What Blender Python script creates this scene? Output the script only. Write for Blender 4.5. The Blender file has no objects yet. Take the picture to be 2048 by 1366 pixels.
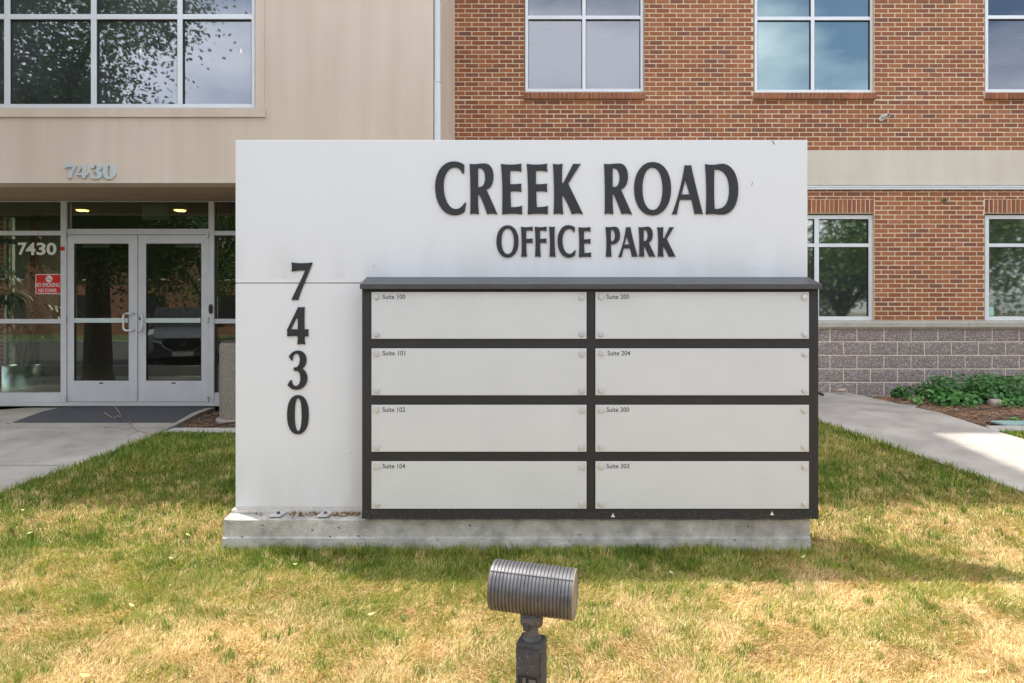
import bpy, bmesh, math, random
import numpy as np
from mathutils import Vector, Matrix, Euler
R = math.radians
rng = random.Random(7)
nr = np.random.RandomState(11)
S = bpy.context.scene
COL = S.collection

# ------------------------------------------------------------------ camera, sky, sun, exposure
CZ = 1.64                 # eye height over the grass at the sign
F = 1365.0                # focal length in pixels of the 2048 px wide photograph
HX, HY = 1024.0, 620.0
cd = bpy.data.cameras.new('camera'); cam = bpy.data.objects.new('camera', cd); COL.objects.link(cam)
cam.location = (0, 0, CZ); cam.rotation_euler = (R(90), 0, 0)
cd.sensor_width = 36; cd.lens = 36 * F / 2048; cd.shift_y = -(683 - HY) / 2048
cd.clip_start = .05; cd.clip_end = 2000
S.camera = cam

SUN = Vector((-.38, .225, 1.0)).normalized()
sun_el = math.asin(SUN.z); sun_az = math.atan2(SUN.x, SUN.y)
w = bpy.data.worlds.new('World'); S.world = w; w.use_nodes = True
nt = w.node_tree; nt.nodes.clear()
wo = nt.nodes.new('ShaderNodeOutputWorld'); bg = nt.nodes.new('ShaderNodeBackground')
sk = nt.nodes.new('ShaderNodeTexSky'); sk.sky_type = 'NISHITA'; sk.sun_disc = False
sk.sun_elevation = sun_el; sk.sun_rotation = sun_az; sk.air_density = 1.0; sk.dust_density = 2.0; sk.ozone_density = 1.0
tc = nt.nodes.new('ShaderNodeTexCoord'); mp = nt.nodes.new('ShaderNodeMapping'); mp.inputs['Scale'].default_value = (1.6, 1.6, 3.6)
cn = nt.nodes.new('ShaderNodeTexNoise'); cn.inputs['Scale'].default_value = 1.3; cn.inputs['Detail'].default_value = 7; cn.inputs['Roughness'].default_value = .55
cr = nt.nodes.new('ShaderNodeMapRange'); cr.inputs['From Min'].default_value = .36; cr.inputs['From Max'].default_value = .62
mx = nt.nodes.new('ShaderNodeMix'); mx.data_type = 'RGBA'
nt.links.new(tc.outputs['Generated'], mp.inputs['Vector']); nt.links.new(mp.outputs[0], cn.inputs['Vector'])
nt.links.new(cn.outputs['Fac'], cr.inputs['Value']); nt.links.new(cr.outputs[0], mx.inputs[0])
nt.links.new(sk.outputs[0], mx.inputs[6]); mx.inputs[7].default_value = (9.9, 10.0, 10.4, 1)
nt.links.new(mx.outputs[2], bg.inputs['Color']); bg.inputs['Strength'].default_value = .14
nt.links.new(bg.outputs[0], wo.inputs[0])
sl = bpy.data.lights.new('sun', 'SUN'); so = bpy.data.objects.new('sun', sl); COL.objects.link(so)
sl.energy = 3.3; sl.angle = R(.6); sl.color = (1, .955, .88)
so.rotation_euler = SUN.to_track_quat('Z', 'Y').to_euler(); so.location = SUN * 60
S.view_settings.view_transform = 'Standard'; S.view_settings.look = 'None'
S.view_settings.exposure = .96; S.view_settings.gamma = 1.0
try: S.view_settings.use_curve_mapping = False
except Exception: pass
S.cycles.max_bounces = 8; S.cycles.transparent_max_bounces = 16; S.cycles.diffuse_bounces = 4
S.cycles.glossy_bounces = 4; S.cycles.caustics_reflective = False; S.cycles.caustics_refractive = False
S.cycles.use_denoising = True

# ------------------------------------------------------------------ helpers
def PX(px, D): return (px - HX) / F * D
def PZ(py, D): return CZ + (HY - py) / F * D
def W(px, py, D): return (PX(px, D), D, PZ(py, D))

class MB:
    """collects faces and links them as ONE mesh object"""
    def __init__(s): s.v = []; s.f = []; s.m = []
    def add(s, vs, fs, mi=0):
        n = len(s.v); s.v += [tuple(p) for p in vs]; s.f += [tuple(i + n for i in f) for f in fs]; s.m += [mi] * len(fs); return s
    def box(s, x0, x1, y0, y1, z0, z1, mi=0, mat=None):
        vs = [(x0,y0,z0),(x1,y0,z0),(x1,y1,z0),(x0,y1,z0),(x0,y0,z1),(x1,y0,z1),(x1,y1,z1),(x0,y1,z1)]
        if mat is not None: vs = [mat @ Vector(p) for p in vs]
        return s.add(vs, [(0,3,2,1),(4,5,6,7),(0,1,5,4),(1,2,6,5),(2,3,7,6),(3,0,4,7)], mi)
    def tube(s, pts, r, n=8, cap=True, mi=0):
        pts = [Vector(p) for p in pts]; rs = r if isinstance(r, (list, tuple)) else [r] * len(pts)
        vs = []; up = None
        for i, p in enumerate(pts):
            d = (pts[min(i+1, len(pts)-1)] - pts[max(i-1, 0)]).normalized()
            if up is None: up = d.orthogonal().normalized()
            a = (up - d * up.dot(d)).normalized(); b = d.cross(a); up = a
            for k in range(n):
                t = 2 * math.pi * k / n; vs.append(p + (a * math.cos(t) + b * math.sin(t)) * rs[i])
        fs = []
        for i in range(len(pts) - 1):
            for k in range(n):
                fs.append((i*n+k, i*n+(k+1) % n, (i+1)*n+(k+1) % n, (i+1)*n+k))
        if cap: fs.append(tuple(range(n))[::-1]); fs.append(tuple((len(pts)-1)*n + k for k in range(n)))
        return s.add(vs, fs, mi)
    def lathe(s, prof, n=24, M=None, mi=0, capb=True, capt=True):
        vs = []
        for r, z in prof:
            for k in range(n):
                t = 2*math.pi*k/n; p = Vector((r*math.cos(t), r*math.sin(t), z)); vs.append(M @ p if M else p)
        fs = []
        for i in range(len(prof)-1):
            for k in range(n): fs.append((i*n+k, i*n+(k+1) % n, (i+1)*n+(k+1) % n, (i+1)*n+k))
        if capb: fs.append(tuple(range(n))[::-1])
        if capt: fs.append(tuple((len(prof)-1)*n+k for k in range(n)))
        return s.add(vs, fs, mi)
    def prism(s, pts, axis, a, b, mi=0):
        """pts: 2D outline; extruded along axis 'x','y' or 'z' from a to b"""
        def P(u, v, t): return {'x': (t, u, v), 'y': (u, t, v), 'z': (u, v, t)}[axis]
        n = len(pts); vs = [P(u, v, a) for u, v in pts] + [P(u, v, b) for u, v in pts]
        fs = [tuple(range(n)), tuple(range(n, 2*n))[::-1]] + [(i, n+i, n+(i+1) % n, (i+1) % n) for i in range(n)]
        return s.add(vs, fs, mi)
    def build(s, name, mat, parent=None, smooth=False, bevel=0, fix=True):
        me = bpy.data.meshes.new(name); me.from_pydata(s.v, [], s.f)
        if fix:
            bm = bmesh.new(); bm.from_mesh(me); bmesh.ops.recalc_face_normals(bm, faces=bm.faces); bm.to_mesh(me); bm.free()
        for m in (mat if isinstance(mat, (list, tuple)) else [mat]): me.materials.append(m)
        if any(s.m): me.polygons.foreach_set('material_index', s.m)
        if smooth: me.polygons.foreach_set('use_smooth', [True] * len(me.polygons))
        o = bpy.data.objects.new(name, me); COL.objects.link(o)
        if bevel:
            b = o.modifiers.new('bevel', 'BEVEL'); b.width = bevel; b.segments = 2; b.limit_method = 'ANGLE'; b.angle_limit = R(40); b.harden_normals = False
        if parent: setpar(o, parent)
        return o
def setpar(o, p):
    o.parent = p; o.matrix_parent_inverse = wm(p).inverted()
def wm(o):
    m = Matrix.LocRotScale(o.location, o.rotation_euler, o.scale)
    return (wm(o.parent) @ o.matrix_parent_inverse @ m) if o.parent else m
def tag(o, label=None, cat=None, group=None, kind=None):
    if label: o['label'] = label
    if cat: o['category'] = cat
    if group: o['group'] = group
    if kind: o['kind'] = kind
    return o
def empty(name, loc, label=None, cat=None, group=None, rz=0):
    o = bpy.data.objects.new(name, None); o.empty_display_size = .1; COL.objects.link(o); o.location = loc; o.rotation_euler = (0, 0, rz)
    return tag(o, label, cat, group)
def copy_tree(o, parent=None):
    c = o.copy(); COL.objects.link(c)
    if parent: c.parent = parent
    for ch in list(o.children): copy_tree(ch, c)
    return c

# ------------------------------------------------------------------ materials
def mat(name, col, rough=.6, metal=0, spec=.5, noise=None, bump=None, speck=None, coat=0, alpha=None):
    """noise=(scale, amount, [second colour]); bump=(scale, strength, distance); speck=(scale, threshold, colour)"""
    m = bpy.data.materials.new(name); m.use_nodes = True; t = m.node_tree; L = t.links.new
    b = t.nodes['Principled BSDF']; b.inputs['Base Color'].default_value = (*col, 1); b.inputs['Roughness'].default_value = rough
    b.inputs['Metallic'].default_value = metal; b.inputs['Specular IOR Level'].default_value = spec
    if coat: b.inputs['Coat Weight'].default_value = coat
    g = t.nodes.new('ShaderNodeNewGeometry'); last = None
    if noise:
        n = t.nodes.new('ShaderNodeTexNoise'); n.inputs['Scale'].default_value = noise[0]; n.inputs['Detail'].default_value = 8; n.inputs['Roughness'].default_value = .62
        L(g.outputs['Position'], n.inputs['Vector'])
        mr = t.nodes.new('ShaderNodeMapRange'); mr.inputs['From Min'].default_value = .3; mr.inputs['From Max'].default_value = .7; L(n.outputs['Fac'], mr.inputs['Value'])
        x = t.nodes.new('ShaderNodeMix'); x.data_type = 'RGBA'; L(mr.outputs[0], x.inputs[0])
        a = noise[1]; c2 = noise[2] if len(noise) > 2 else tuple(c * (1 + a) for c in col); c1 = tuple(c * (1 - a) for c in col)
        x.inputs[6].default_value = (*c1, 1); x.inputs[7].default_value = (*c2, 1); last = x.outputs[2]
    if speck:
        v = t.nodes.new('ShaderNodeTexVoronoi'); v.inputs['Scale'].default_value = speck[0]; L(g.outputs['Position'], v.inputs['Vector'])
        c = t.nodes.new('ShaderNodeMapRange'); c.inputs['From Min'].default_value = speck[1]; c.inputs['From Max'].default_value = speck[1] * .6; L(v.outputs['Distance'], c.inputs['Value'])
        # only some of the cells carry a speck
        sp = t.nodes.new('ShaderNodeSeparateColor'); L(v.outputs['Color'], sp.inputs[0])
        gt = t.nodes.new('ShaderNodeMath'); gt.operation = 'GREATER_THAN'; gt.inputs[1].default_value = 1 - (speck[3] if len(speck) > 3 else .5); L(sp.outputs[0], gt.inputs[0])
        mu = t.nodes.new('ShaderNodeMath'); mu.operation = 'MULTIPLY'; L(c.outputs[0], mu.inputs[0]); L(gt.outputs[0], mu.inputs[1])
        x = t.nodes.new('ShaderNodeMix'); x.data_type = 'RGBA'; L(mu.outputs[0], x.inputs[0])
        if last: L(last, x.inputs[6])
        else: x.inputs[6].default_value = (*col, 1)
        x.inputs[7].default_value = (*speck[2], 1); last = x.outputs[2]
    if last: L(last, b.inputs['Base Color'])
    if bump:
        n = t.nodes.new('ShaderNodeTexNoise'); n.inputs['Scale'].default_value = bump[0]; n.inputs['Detail'].default_value = 6; L(g.outputs['Position'], n.inputs['Vector'])
        bp = t.nodes.new('ShaderNodeBump'); bp.inputs['Strength'].default_value = bump[1]; bp.inputs['Distance'].default_value = bump[2]
        L(n.outputs['Fac'], bp.inputs['Height']); L(bp.outputs[0], b.inputs['Normal'])
    return m
def emis(name, col, s):
    m = bpy.data.materials.new(name); m.use_nodes = True; b = m.node_tree.nodes['Principled BSDF']
    b.inputs['Base Color'].default_value = (*col, 1); b.inputs['Emission Color'].default_value = (*col, 1); b.inputs['Emission Strength'].default_value = s; return m
def glassmat(name, refl, tint, gcol=(1, 1, 1), wav=.0006, haze=.02, rgh=.0):
    m = bpy.data.materials.new(name); m.use_nodes = True; t = m.node_tree; t.nodes.clear(); L = t.links.new
    o = t.nodes.new('ShaderNodeOutputMaterial'); x = t.nodes.new('ShaderNodeMixShader'); tr = t.nodes.new('ShaderNodeBsdfTransparent'); gl = t.nodes.new('ShaderNodeBsdfGlossy')
    tr.inputs[0].default_value = (*tint, 1); gl.inputs['Color'].default_value = (*gcol, 1); gl.inputs['Roughness'].default_value = rgh
    fr = t.nodes.new('ShaderNodeLayerWeight'); fr.inputs[0].default_value = .15
    mr = t.nodes.new('ShaderNodeMapRange'); mr.inputs['To Min'].default_value = refl; mr.inputs['To Max'].default_value = 1; L(fr.outputs['Fresnel'], mr.inputs['Value'])
    g = t.nodes.new('ShaderNodeNewGeometry'); n = t.nodes.new('ShaderNodeTexNoise'); n.inputs['Scale'].default_value = 1.4; n.inputs['Detail'].default_value = 1
    L(g.outputs['Position'], n.inputs['Vector']); bp = t.nodes.new('ShaderNodeBump'); bp.inputs['Strength'].default_value = 1; bp.inputs['Distance'].default_value = wav
    L(n.outputs['Fac'], bp.inputs['Height']); L(bp.outputs[0], gl.inputs['Normal'])
    df = t.nodes.new('ShaderNodeBsdfDiffuse'); df.inputs[0].default_value = (.55, .62, .66, 1); x2_ = t.nodes.new('ShaderNodeMixShader')  # pale diffuse haze mixed into the glass to lift its dark reflections
    nd = t.nodes.new('ShaderNodeTexNoise'); nd.inputs['Scale'].default_value = .9; nd.inputs['Detail'].default_value = 5; L(g.outputs['Position'], nd.inputs['Vector']); md = t.nodes.new('ShaderNodeMapRange'); md.inputs['From Min'].default_value = .3; md.inputs['From Max'].default_value = .75; md.inputs['To Min'].default_value = haze*.4; md.inputs['To Max'].default_value = haze*1.6; L(nd.outputs['Fac'], md.inputs['Value'])
    L(mr.outputs[0], x.inputs[0]); L(tr.outputs[0], x.inputs[1]); L(gl.outputs[0], x.inputs[2]); L(md.outputs[0], x2_.inputs[0]); L(x.outputs[0], x2_.inputs[1]); L(df.outputs[0], x2_.inputs[2]); L(x2_.outputs[0], o.inputs[0])
    return m

# stucco with faint rain streaks
def stucco(name, col):
    m = mat(name, col, .9, bump=(260, .35, .004)); t = m.node_tree; L = t.links.new; b = t.nodes['Principled BSDF']
    g = t.nodes.new('ShaderNodeNewGeometry'); mp = t.nodes.new('ShaderNodeMapping'); mp.inputs['Scale'].default_value = (5, 5, .35); L(g.outputs['Position'], mp.inputs[0])
    n = t.nodes.new('ShaderNodeTexNoise'); n.inputs['Scale'].default_value = 1.2; n.inputs['Detail'].default_value = 7; L(mp.outputs[0], n.inputs['Vector'])
    n2 = t.nodes.new('ShaderNodeTexNoise'); n2.inputs['Scale'].default_value = .9; n2.inputs['Detail'].default_value = 6; L(g.outputs['Position'], n2.inputs['Vector'])
    n3 = t.nodes.new('ShaderNodeTexNoise'); n3.inputs['Scale'].default_value = 90; n3.inputs['Detail'].default_value = 4; L(g.outputs['Position'], n3.inputs['Vector'])
    a = t.nodes.new('ShaderNodeMath'); a.operation = 'ADD'; L(n.outputs['Fac'], a.inputs[0]); L(n2.outputs['Fac'], a.inputs[1])
    a3 = t.nodes.new('ShaderNodeMath'); a3.operation = 'MULTIPLY_ADD'; a3.inputs[1].default_value = .35; L(n3.outputs['Fac'], a3.inputs[0]); L(a.outputs[0], a3.inputs[2])
    r = t.nodes.new('ShaderNodeMapRange'); r.inputs['From Min'].default_value = .85; r.inputs['From Max'].default_value = 1.5; L(a3.outputs[0], r.inputs['Value'])
    x = t.nodes.new('ShaderNodeMix'); x.data_type = 'RGBA'; L(r.outputs[0], x.inputs[0])
    x.inputs[6].default_value = (col[0]*.91, col[1]*.90, col[2]*.88, 1); x.inputs[7].default_value = (col[0]*1.07, col[1]*1.07, col[2]*1.08, 1)
    L(x.outputs[2], b.inputs['Base Color']); return m

BD = 10.225; PITX = 27.3 / F * BD; PITZ = 9.17 / F * BD; BX0 = PX(1749.1, BD); BZ0 = PZ(301.1, BD)
def brickmat(name, mode):
    """every brick takes its own colour from the cell of the bond it lies in"""
    m = mat(name, (.3, .12, .06), .85, bump=(160, .4, .003)); t = m.node_tree; L = t.links.new; b = t.nodes['Principled BSDF']
    g = t.nodes.new('ShaderNodeNewGeometry'); s = t.nodes.new('ShaderNodeSeparateXYZ'); L(g.outputs['Position'], s.inputs[0])
    def M(op, a, c=None, d=None):
        n = t.nodes.new('ShaderNodeMath'); n.operation = op
        for i, v in enumerate((a, c, d)):
            if v is None: continue
            if isinstance(v, (int, float)): n.inputs[i].default_value = v
            else: L(v, n.inputs[i])
        return n.outputs[0]
    if mode == 'wall':
        row = M('FLOOR', M('DIVIDE', M('SUBTRACT', s.outputs[2], BZ0), PITZ))
        off = M('MULTIPLY', M('ABSOLUTE', M('MODULO', row, 2)), .5)
        colc = M('FLOOR', M('ADD', M('DIVIDE', M('SUBTRACT', s.outputs[0], BX0), PITX), off))
    else:
        row = M('FLOOR', M('MULTIPLY', s.outputs[2], 2)); colc = M('FLOOR', M('DIVIDE', M('SUBTRACT', s.outputs[0], BX0), 9.1 / F * BD))
    cb = t.nodes.new('ShaderNodeCombineXYZ'); L(colc, cb.inputs[0]); L(row, cb.inputs[1])
    wn = t.nodes.new('ShaderNodeTexWhiteNoise'); wn.noise_dimensions = '3D'; L(cb.outputs[0], wn.inputs['Vector'])
    rp = t.nodes.new('ShaderNodeValToRGB'); rp.color_ramp.interpolation = 'CONSTANT'
    cols = [(0, (0.296, 0.100, 0.044)), (.16, (0.344, 0.124, 0.054)), (.32, (0.268, 0.094, 0.046)), (.45, (0.240, 0.076, 0.038)), (.58, (0.376, 0.140, 0.058)), (.68, (0.208, 0.074, 0.046)), (.77, (0.400, 0.148, 0.084)), (.85, (0.172, 0.072, 0.056)), (.91, (0.320, 0.104, 0.038)), (.96, (0.140, 0.062, 0.053))]
    cols = [(p_, tuple(c_*.64 + m_*.36 for c_, m_ in zip((c[0]*.96, c[1]*1.02, c[2]*.98), (.285, .105, .052)))) for p_, c in cols]
    rp.color_ramp.elements[0].color = (*cols[0][1], 1); rp.color_ramp.elements[0].position = 0
    rp.color_ramp.elements[1].position = cols[1][0]; rp.color_ramp.elements[1].color = (*cols[1][1], 1)
    for p, c in cols[2:]:
        e = rp.color_ramp.elements.new(p); e.color = (*c, 1)
    L(wn.outputs['Value'], rp.inputs[0])
    n = t.nodes.new('ShaderNodeTexNoise'); n.inputs['Scale'].default_value = 28; n.inputs['Detail'].default_value = 8; n.inputs['Roughness'].default_value = .7; L(g.outputs['Position'], n.inputs['Vector'])
    n2 = t.nodes.new('ShaderNodeTexNoise'); n2.inputs['Scale'].default_value = .7; n2.inputs['Detail'].default_value = 3; L(g.outputs['Position'], n2.inputs['Vector'])
    k = M('ADD', M('MULTIPLY', n.outputs['Fac'], .8), M('MULTIPLY_ADD', n2.outputs['Fac'], .5, .42))
    mu = t.nodes.new('ShaderNodeMix'); mu.data_type = 'RGBA'; mu.blend_type = 'MULTIPLY'; mu.inputs[0].default_value = 1; L(rp.outputs[0], mu.inputs[6])
    cc = t.nodes.new('ShaderNodeCombineColor'); [L(k, cc.inputs[i]) for i in range(3)]; L(cc.outputs[0], mu.inputs[7])
    L(mu.outputs[2], b.inputs['Base Color']); return m

M = {}
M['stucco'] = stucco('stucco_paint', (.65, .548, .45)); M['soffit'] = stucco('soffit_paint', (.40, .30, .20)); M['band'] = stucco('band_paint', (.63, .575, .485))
M['brick'] = brickmat('face_brick', 'wall'); M['soldier'] = brickmat('soldier_brick', 'soldier')
M['mortar'] = mat('mortar', (.74, .60, .42), .95, noise=(14, .12), bump=(300, .5, .003))
M['cmumortar'] = mat('block_mortar', (.82, .72, .60), .95, noise=(14, .1))
M['cmu'] = mat('split_block', (.27, .222, .20), .95, noise=(55, .45), bump=(70, .9, .012), speck=(58, .48, (.62, .57, .53), .42))
M['ledge'] = mat('cast_stone', (.42, .40, .34), .8, noise=(9, .12))
M['alu'] = mat('clear_aluminium', (.70, .72, .74), .42, .55, noise=(3, .05))
M['alu_white'] = mat('pale_aluminium', (.74, .77, .80), .45, .2, noise=(3, .05))
M['door_alu'] = mat('door_aluminium', (.66, .67, .70), .45, .35, noise=(5, .06))
M['gasket'] = mat('black_gasket', (.02, .02, .02), .6)
M['steel'] = mat('brushed_steel', (.70, .70, .72), .3, .55)
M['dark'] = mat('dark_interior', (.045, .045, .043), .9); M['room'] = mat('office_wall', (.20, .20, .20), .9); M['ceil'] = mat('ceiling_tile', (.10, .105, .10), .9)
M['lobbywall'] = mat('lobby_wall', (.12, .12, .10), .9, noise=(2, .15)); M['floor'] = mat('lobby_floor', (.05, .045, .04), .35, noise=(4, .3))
M['wood'] = mat('reddish_wood', (.05, .017, .010), .5, noise=(6, .3)); M['jamb'] = mat('pale_green_frame', (.42, .5, .45), .5)
M['g_up'] = glassmat('upper_glass', .225, (.35, .38, .40), (.90, .92, 1.0), haze=.07, rgh=.022); M['g_teal'] = glassmat('teal_glass', .36, (.20, .26, .28), (.72, .92, .90), haze=.06)
M['g_low'] = glassmat('lower_glass', .27, (.32, .38, .34), (.92, .98, .92), haze=.035, rgh=.03); M['g_door'] = glassmat('door_glass', .10, (.55, .60, .54), (.97, 1, .95), haze=.006)
M['g_blind'] = glassmat('blind_glass', .13, (.62, .64, .70), (.93, .95, 1.0))
M['blind'] = mat('blind_slat', (.36, .37, .41), .6)
M['panel'] = mat('sign_white_paint', (.80, .81, .83), .38, .0, .5)
M['letter'] = mat('letter_dark_grey', (.017, .018, .021), .5, noise=(9, .25), speck=(120, .12, (.3, .3, .3), .04))
M['black'] = mat('black_enamel', (.022, .021, .024), .5, noise=(8, .2))
M['plaque'] = mat('plaque_satin', (.625, .65, .665), .42, .1, noise=(2.2, .04))
M['print'] = mat('grey_print', (.07, .07, .075), .6)
M['conc'] = mat('walk_concrete', (.40, .37, .325), .9, noise=(2.2, .24), bump=(180, .35, .003))
M['curb'] = mat('kerb_concrete', (.46, .44, .40), .9, noise=(6, .13), bump=(140, .4, .004))
M['darkside'] = mat('dark_edge_concrete', (.19, .18, .17), .95, noise=(18, .35), bump=(60, .6, .006))  # slab sides, darker than the walk top
M['matt'] = mat('rubber_mat', (.075, .078, .09), .95, noise=(30, .25), bump=(400, .5, .004))
M['agg'] = mat('exposed_aggregate', (.30, .26, .22), .95, noise=(50, .3), bump=(110, 1, .01), speck=(95, .38, (.56, .5, .43), .5))
M['mulch'] = mat('mulch', (.16, .10, .065), 1, noise=(24, .5), bump=(60, 1, .02))
M['fixture'] = mat('bronze_grey_paint', (.125, .122, .125), .40, .4, noise=(22, .25), speck=(140, .17, (.5, .45, .38), .10))
M['post'] = mat('weathered_black_box', (.055, .053, .056), .75, noise=(30, .45), bump=(170, .8, .004), speck=(110, .25, (.28, .24, .2), .16))
M['knuckle'] = mat('dusty_knuckle', (.12, .115, .11), .8, .2, noise=(40, .35), bump=(120, .7, .003))
M['lamp_glass'] = mat('dusty_lens', (.24, .20, .15), .45)
M['zinc'] = mat('silver_paint', (.60, .66, .70), .4, .3); M['white'] = mat('white_vinyl', (.72, .74, .70), .6); M['red'] = mat('red_sign_paint', (.62, .01, .012), .5)
M['seam'] = mat('grey_putty', (.35, .33, .28), .8)

# ------------------------------------------------------------------ terrain
def zg(x, y):
    y = np.asarray(y, float)
    a = np.where(y < 4.6, (y - 4.6) * .015, (y - 4.6) * .1027)
    a = np.where(y > 8.3, .38 + (y - 8.3) * .008, a)
    a = np.where(y < .2, -.066, a)
    return a
def zf(x, y): return float(zg(x, y))
def vnoise(x, y, sc, seed):
    r = np.random.RandomState(seed); T = r.rand(256, 256)
    u = x * sc + 100; v = y * sc + 100; i = np.floor(u).astype(int); j = np.floor(v).astype(int); fu = u - i; fv = v - j
    fu = fu*fu*(3-2*fu); fv = fv*fv*(3-2*fv); g = lambda a, b: T[a % 256, b % 256]
    return (g(i, j)*(1-fu)+g(i+1, j)*fu)*(1-fv) + (g(i, j+1)*(1-fu)+g(i+1, j+1)*fu)*fv
def fbm(x, y, sc, seed): return (vnoise(x, y, sc, seed)*.5 + vnoise(x, y, sc*2.1, seed+1)*.3 + vnoise(x, y, sc*4.3, seed+2)*.2)
# edges of the walks: x as a function of y
LW_Y = [-2, 3.0, 5.65, 6.53, 7.47, 8.75]; LW_X = [-6.2, -4.92, -4.26, -4.02, -3.83, -3.78]
def lw_r(y): return np.interp(y, LW_Y, LW_X)
RW_LY = [0, 2.0, 5.67, 7.9, 10.2]; RW_LX = [6.9, 5.60, 4.27, 3.56, 3.0]
RW_RY = [0, 5.2, 7.2, 8.6, 10.2]; RW_RX = [8.6, 6.35, 5.38, 5.16, 5.02]
def rw_l(y): return np.interp(y, RW_LY, RW_LX)
def rw_r(y): return np.interp(y, RW_RY, RW_RX)

def strip(ys, xl, xr, top, side=0.12, nx=2):
    """slab following the slope: top surface at zg+top, closed sides going down"""
    b = MB(); n = len(ys)
    for y in ys:
        l, r = xl(y), xr(y)
        for k in range(nx+1):
            x = l + (r-l)*k/nx; b.v.append((x, y, zf(x, y) + top))
    wv = nx + 1
    for i in range(n-1):
        for k in range(nx): b.f.append((i*wv+k, i*wv+k+1, (i+1)*wv+k+1, (i+1)*wv+k)); b.m.append(0)
    m0 = len(b.v)
    for i, y in enumerate(ys): b.v.append((xl(y), y, zf(0, y)+top-side)); b.v.append((xr(y), y, zf(0, y)+top-side))
    for i in range(n-1):
        b.f.append((i*wv, (i+1)*wv, m0+2*(i+1), m0+2*i)); b.m.append(1)
        b.f.append((i*wv+nx, m0+2*i+1, m0+2*(i+1)+1, (i+1)*wv+nx)); b.m.append(1)
    b.f.append((0, m0, m0+1)+tuple(range(nx, 0, -1))); b.m.append(1)
    e = (n-1)*wv; b.f.append((e,)+tuple(e+k for k in range(1, nx+1))+(m0+2*(n-1)+1, m0+2*(n-1))); b.m.append(1)
    return b
def struct(o): o['kind'] = 'structure'; return o

gm = mat('earth', (.16, .13, .08), 1, noise=(3, .3))
b = MB(); ys = [-400, -120, -40, -16, .2] ; xs = [-400, -60, -20, 0, 20, 60, 400]
ysg = [-400, -120, -40, -16, -3, .1, .3, 2, 4.6, 6, 8.3, 9.5, 14, 20, 60, 400]
for y in ysg:
    for x in xs: b.v.append((x, y, zf(x, y) - (.06)))
for i in range(len(ysg)-1):
    for k in range(len(xs)-1): b.f.append((i*len(xs)+k, i*len(xs)+k+1, (i+1)*len(xs)+k+1, (i+1)*len(xs)+k)); b.m.append(0)
struct(b.build('ground', gm, fix=False))

# walks
def lin(a, b_, n): return list(np.linspace(a, b_, n))
def wleft(y): return -12.0 if y < 8.28 else float(np.interp(y, [8.28, 8.4, 8.75], [-12, -6.55, -6.1]))
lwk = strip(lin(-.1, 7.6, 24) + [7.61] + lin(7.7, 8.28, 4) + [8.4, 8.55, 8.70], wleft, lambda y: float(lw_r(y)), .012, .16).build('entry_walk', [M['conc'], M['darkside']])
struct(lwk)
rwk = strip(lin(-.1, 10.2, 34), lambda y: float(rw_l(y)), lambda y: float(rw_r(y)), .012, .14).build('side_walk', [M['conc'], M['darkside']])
struct(rwk)
# tooled joints in the walks: thin dark grooves are laid as shallow strips 4 mm above the slab
jm = mat('dark_joint', (.24, .225, .20), 1)
b = MB()
for y in (6.35, 7.62):
    l, r = -12, float(lw_r(y)); b.add([(l, y, zf(0, y)+.016), (r, y, zf(0, y)+.016), (r, y+.008, zf(0, y+.008)+.016), (l, y+.008, zf(0, y+.008)+.016)], [(0, 1, 2, 3)])
for y in (9.0,):
    l, r = float(rw_l(y)), float(rw_r(y)); b.add([(l, y, zf(0, y)+.016), (r, y, zf(0, y)+.016), (r, y+.008, zf(0, y+.008)+.016), (l, y+.008, zf(0, y+.008)+.016)], [(0, 1, 2, 3)])
o = b.build('walk_joint', jm, rwk); o['kind'] = 'stuff'

# mow strips (kerb) along the beds, in cast lengths
def kerb(name, x0, x1, y0, y1, top, cuts):
    root = struct(empty(name, ((x0+x1)/2, y0, zf(0, y0))))
    ends = [x0] + cuts + [x1]
    for a, c in zip(ends[:-1], ends[1:]):
        q = MB(); sk_ = .05
        vs = []
        for (x, y) in ((a+.004, y0), (c-.004, y0), (c-.004+sk_, y1), (a+.004+sk_, y1)): vs.append((x, y, zf(x, y)+top-.14))
        for (x, y) in ((a+.004, y0), (c-.004, y0), (c-.004+sk_, y1), (a+.004+sk_, y1)): vs.append((x, y, zf(x, y)+top))
        q.add(vs, [(0,3,2,1),(4,5,6,7),(0,1,5,4),(1,2,6,5),(2,3,7,6),(3,0,4,7)]); q.build('kerb_length', M['curb'], root, bevel=.006)
kerb('mow_kerb', -3.83, 2.9, 7.45, 7.63, .014, [-3.10, -1.9, -.7, .5, 1.7])
kerb('mow_kerb', 5.30, 12.0, 7.50, 7.72, .014, [5.72, 7.2, 8.7])

# mulch beds
def bed(x0f, x1f, y0, y1, drop, name):
    ys_ = lin(y0, y1, 16); b = MB(); nx = 28
    for y in ys_:
        l, r = x0f(y), x1f(y)
        for k in range(nx+1):
            x = l+(r-l)*k/nx; edge = min(k, nx-k)/nx
            b.v.append((x, y, zf(x, y)-drop+.018*float(fbm(np.array(x), np.array(y), 3.1, 50))-.0))
    for i in range(len(ys_)-1):
        for k in range(nx): q = i*(nx+1)+k; b.f.append((q, q+1, q+nx+2, q+nx+1)); b.m.append(0)
    return struct(b.build(name, M['mulch'], smooth=True, fix=False))
bed(lambda y: float(lw_r(y))-.02, lambda y: 2.95, 7.6, 10.3, .055, 'planting_bed')
bed(lambda y: float(rw_r(y))-.02, lambda y: 12.0, 7.68, 10.3, .055, 'planting_bed')
bed(lambda y: -12.0, lambda y: -5.6, 8.30, 8.80, .045, 'planting_bed')

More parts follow.
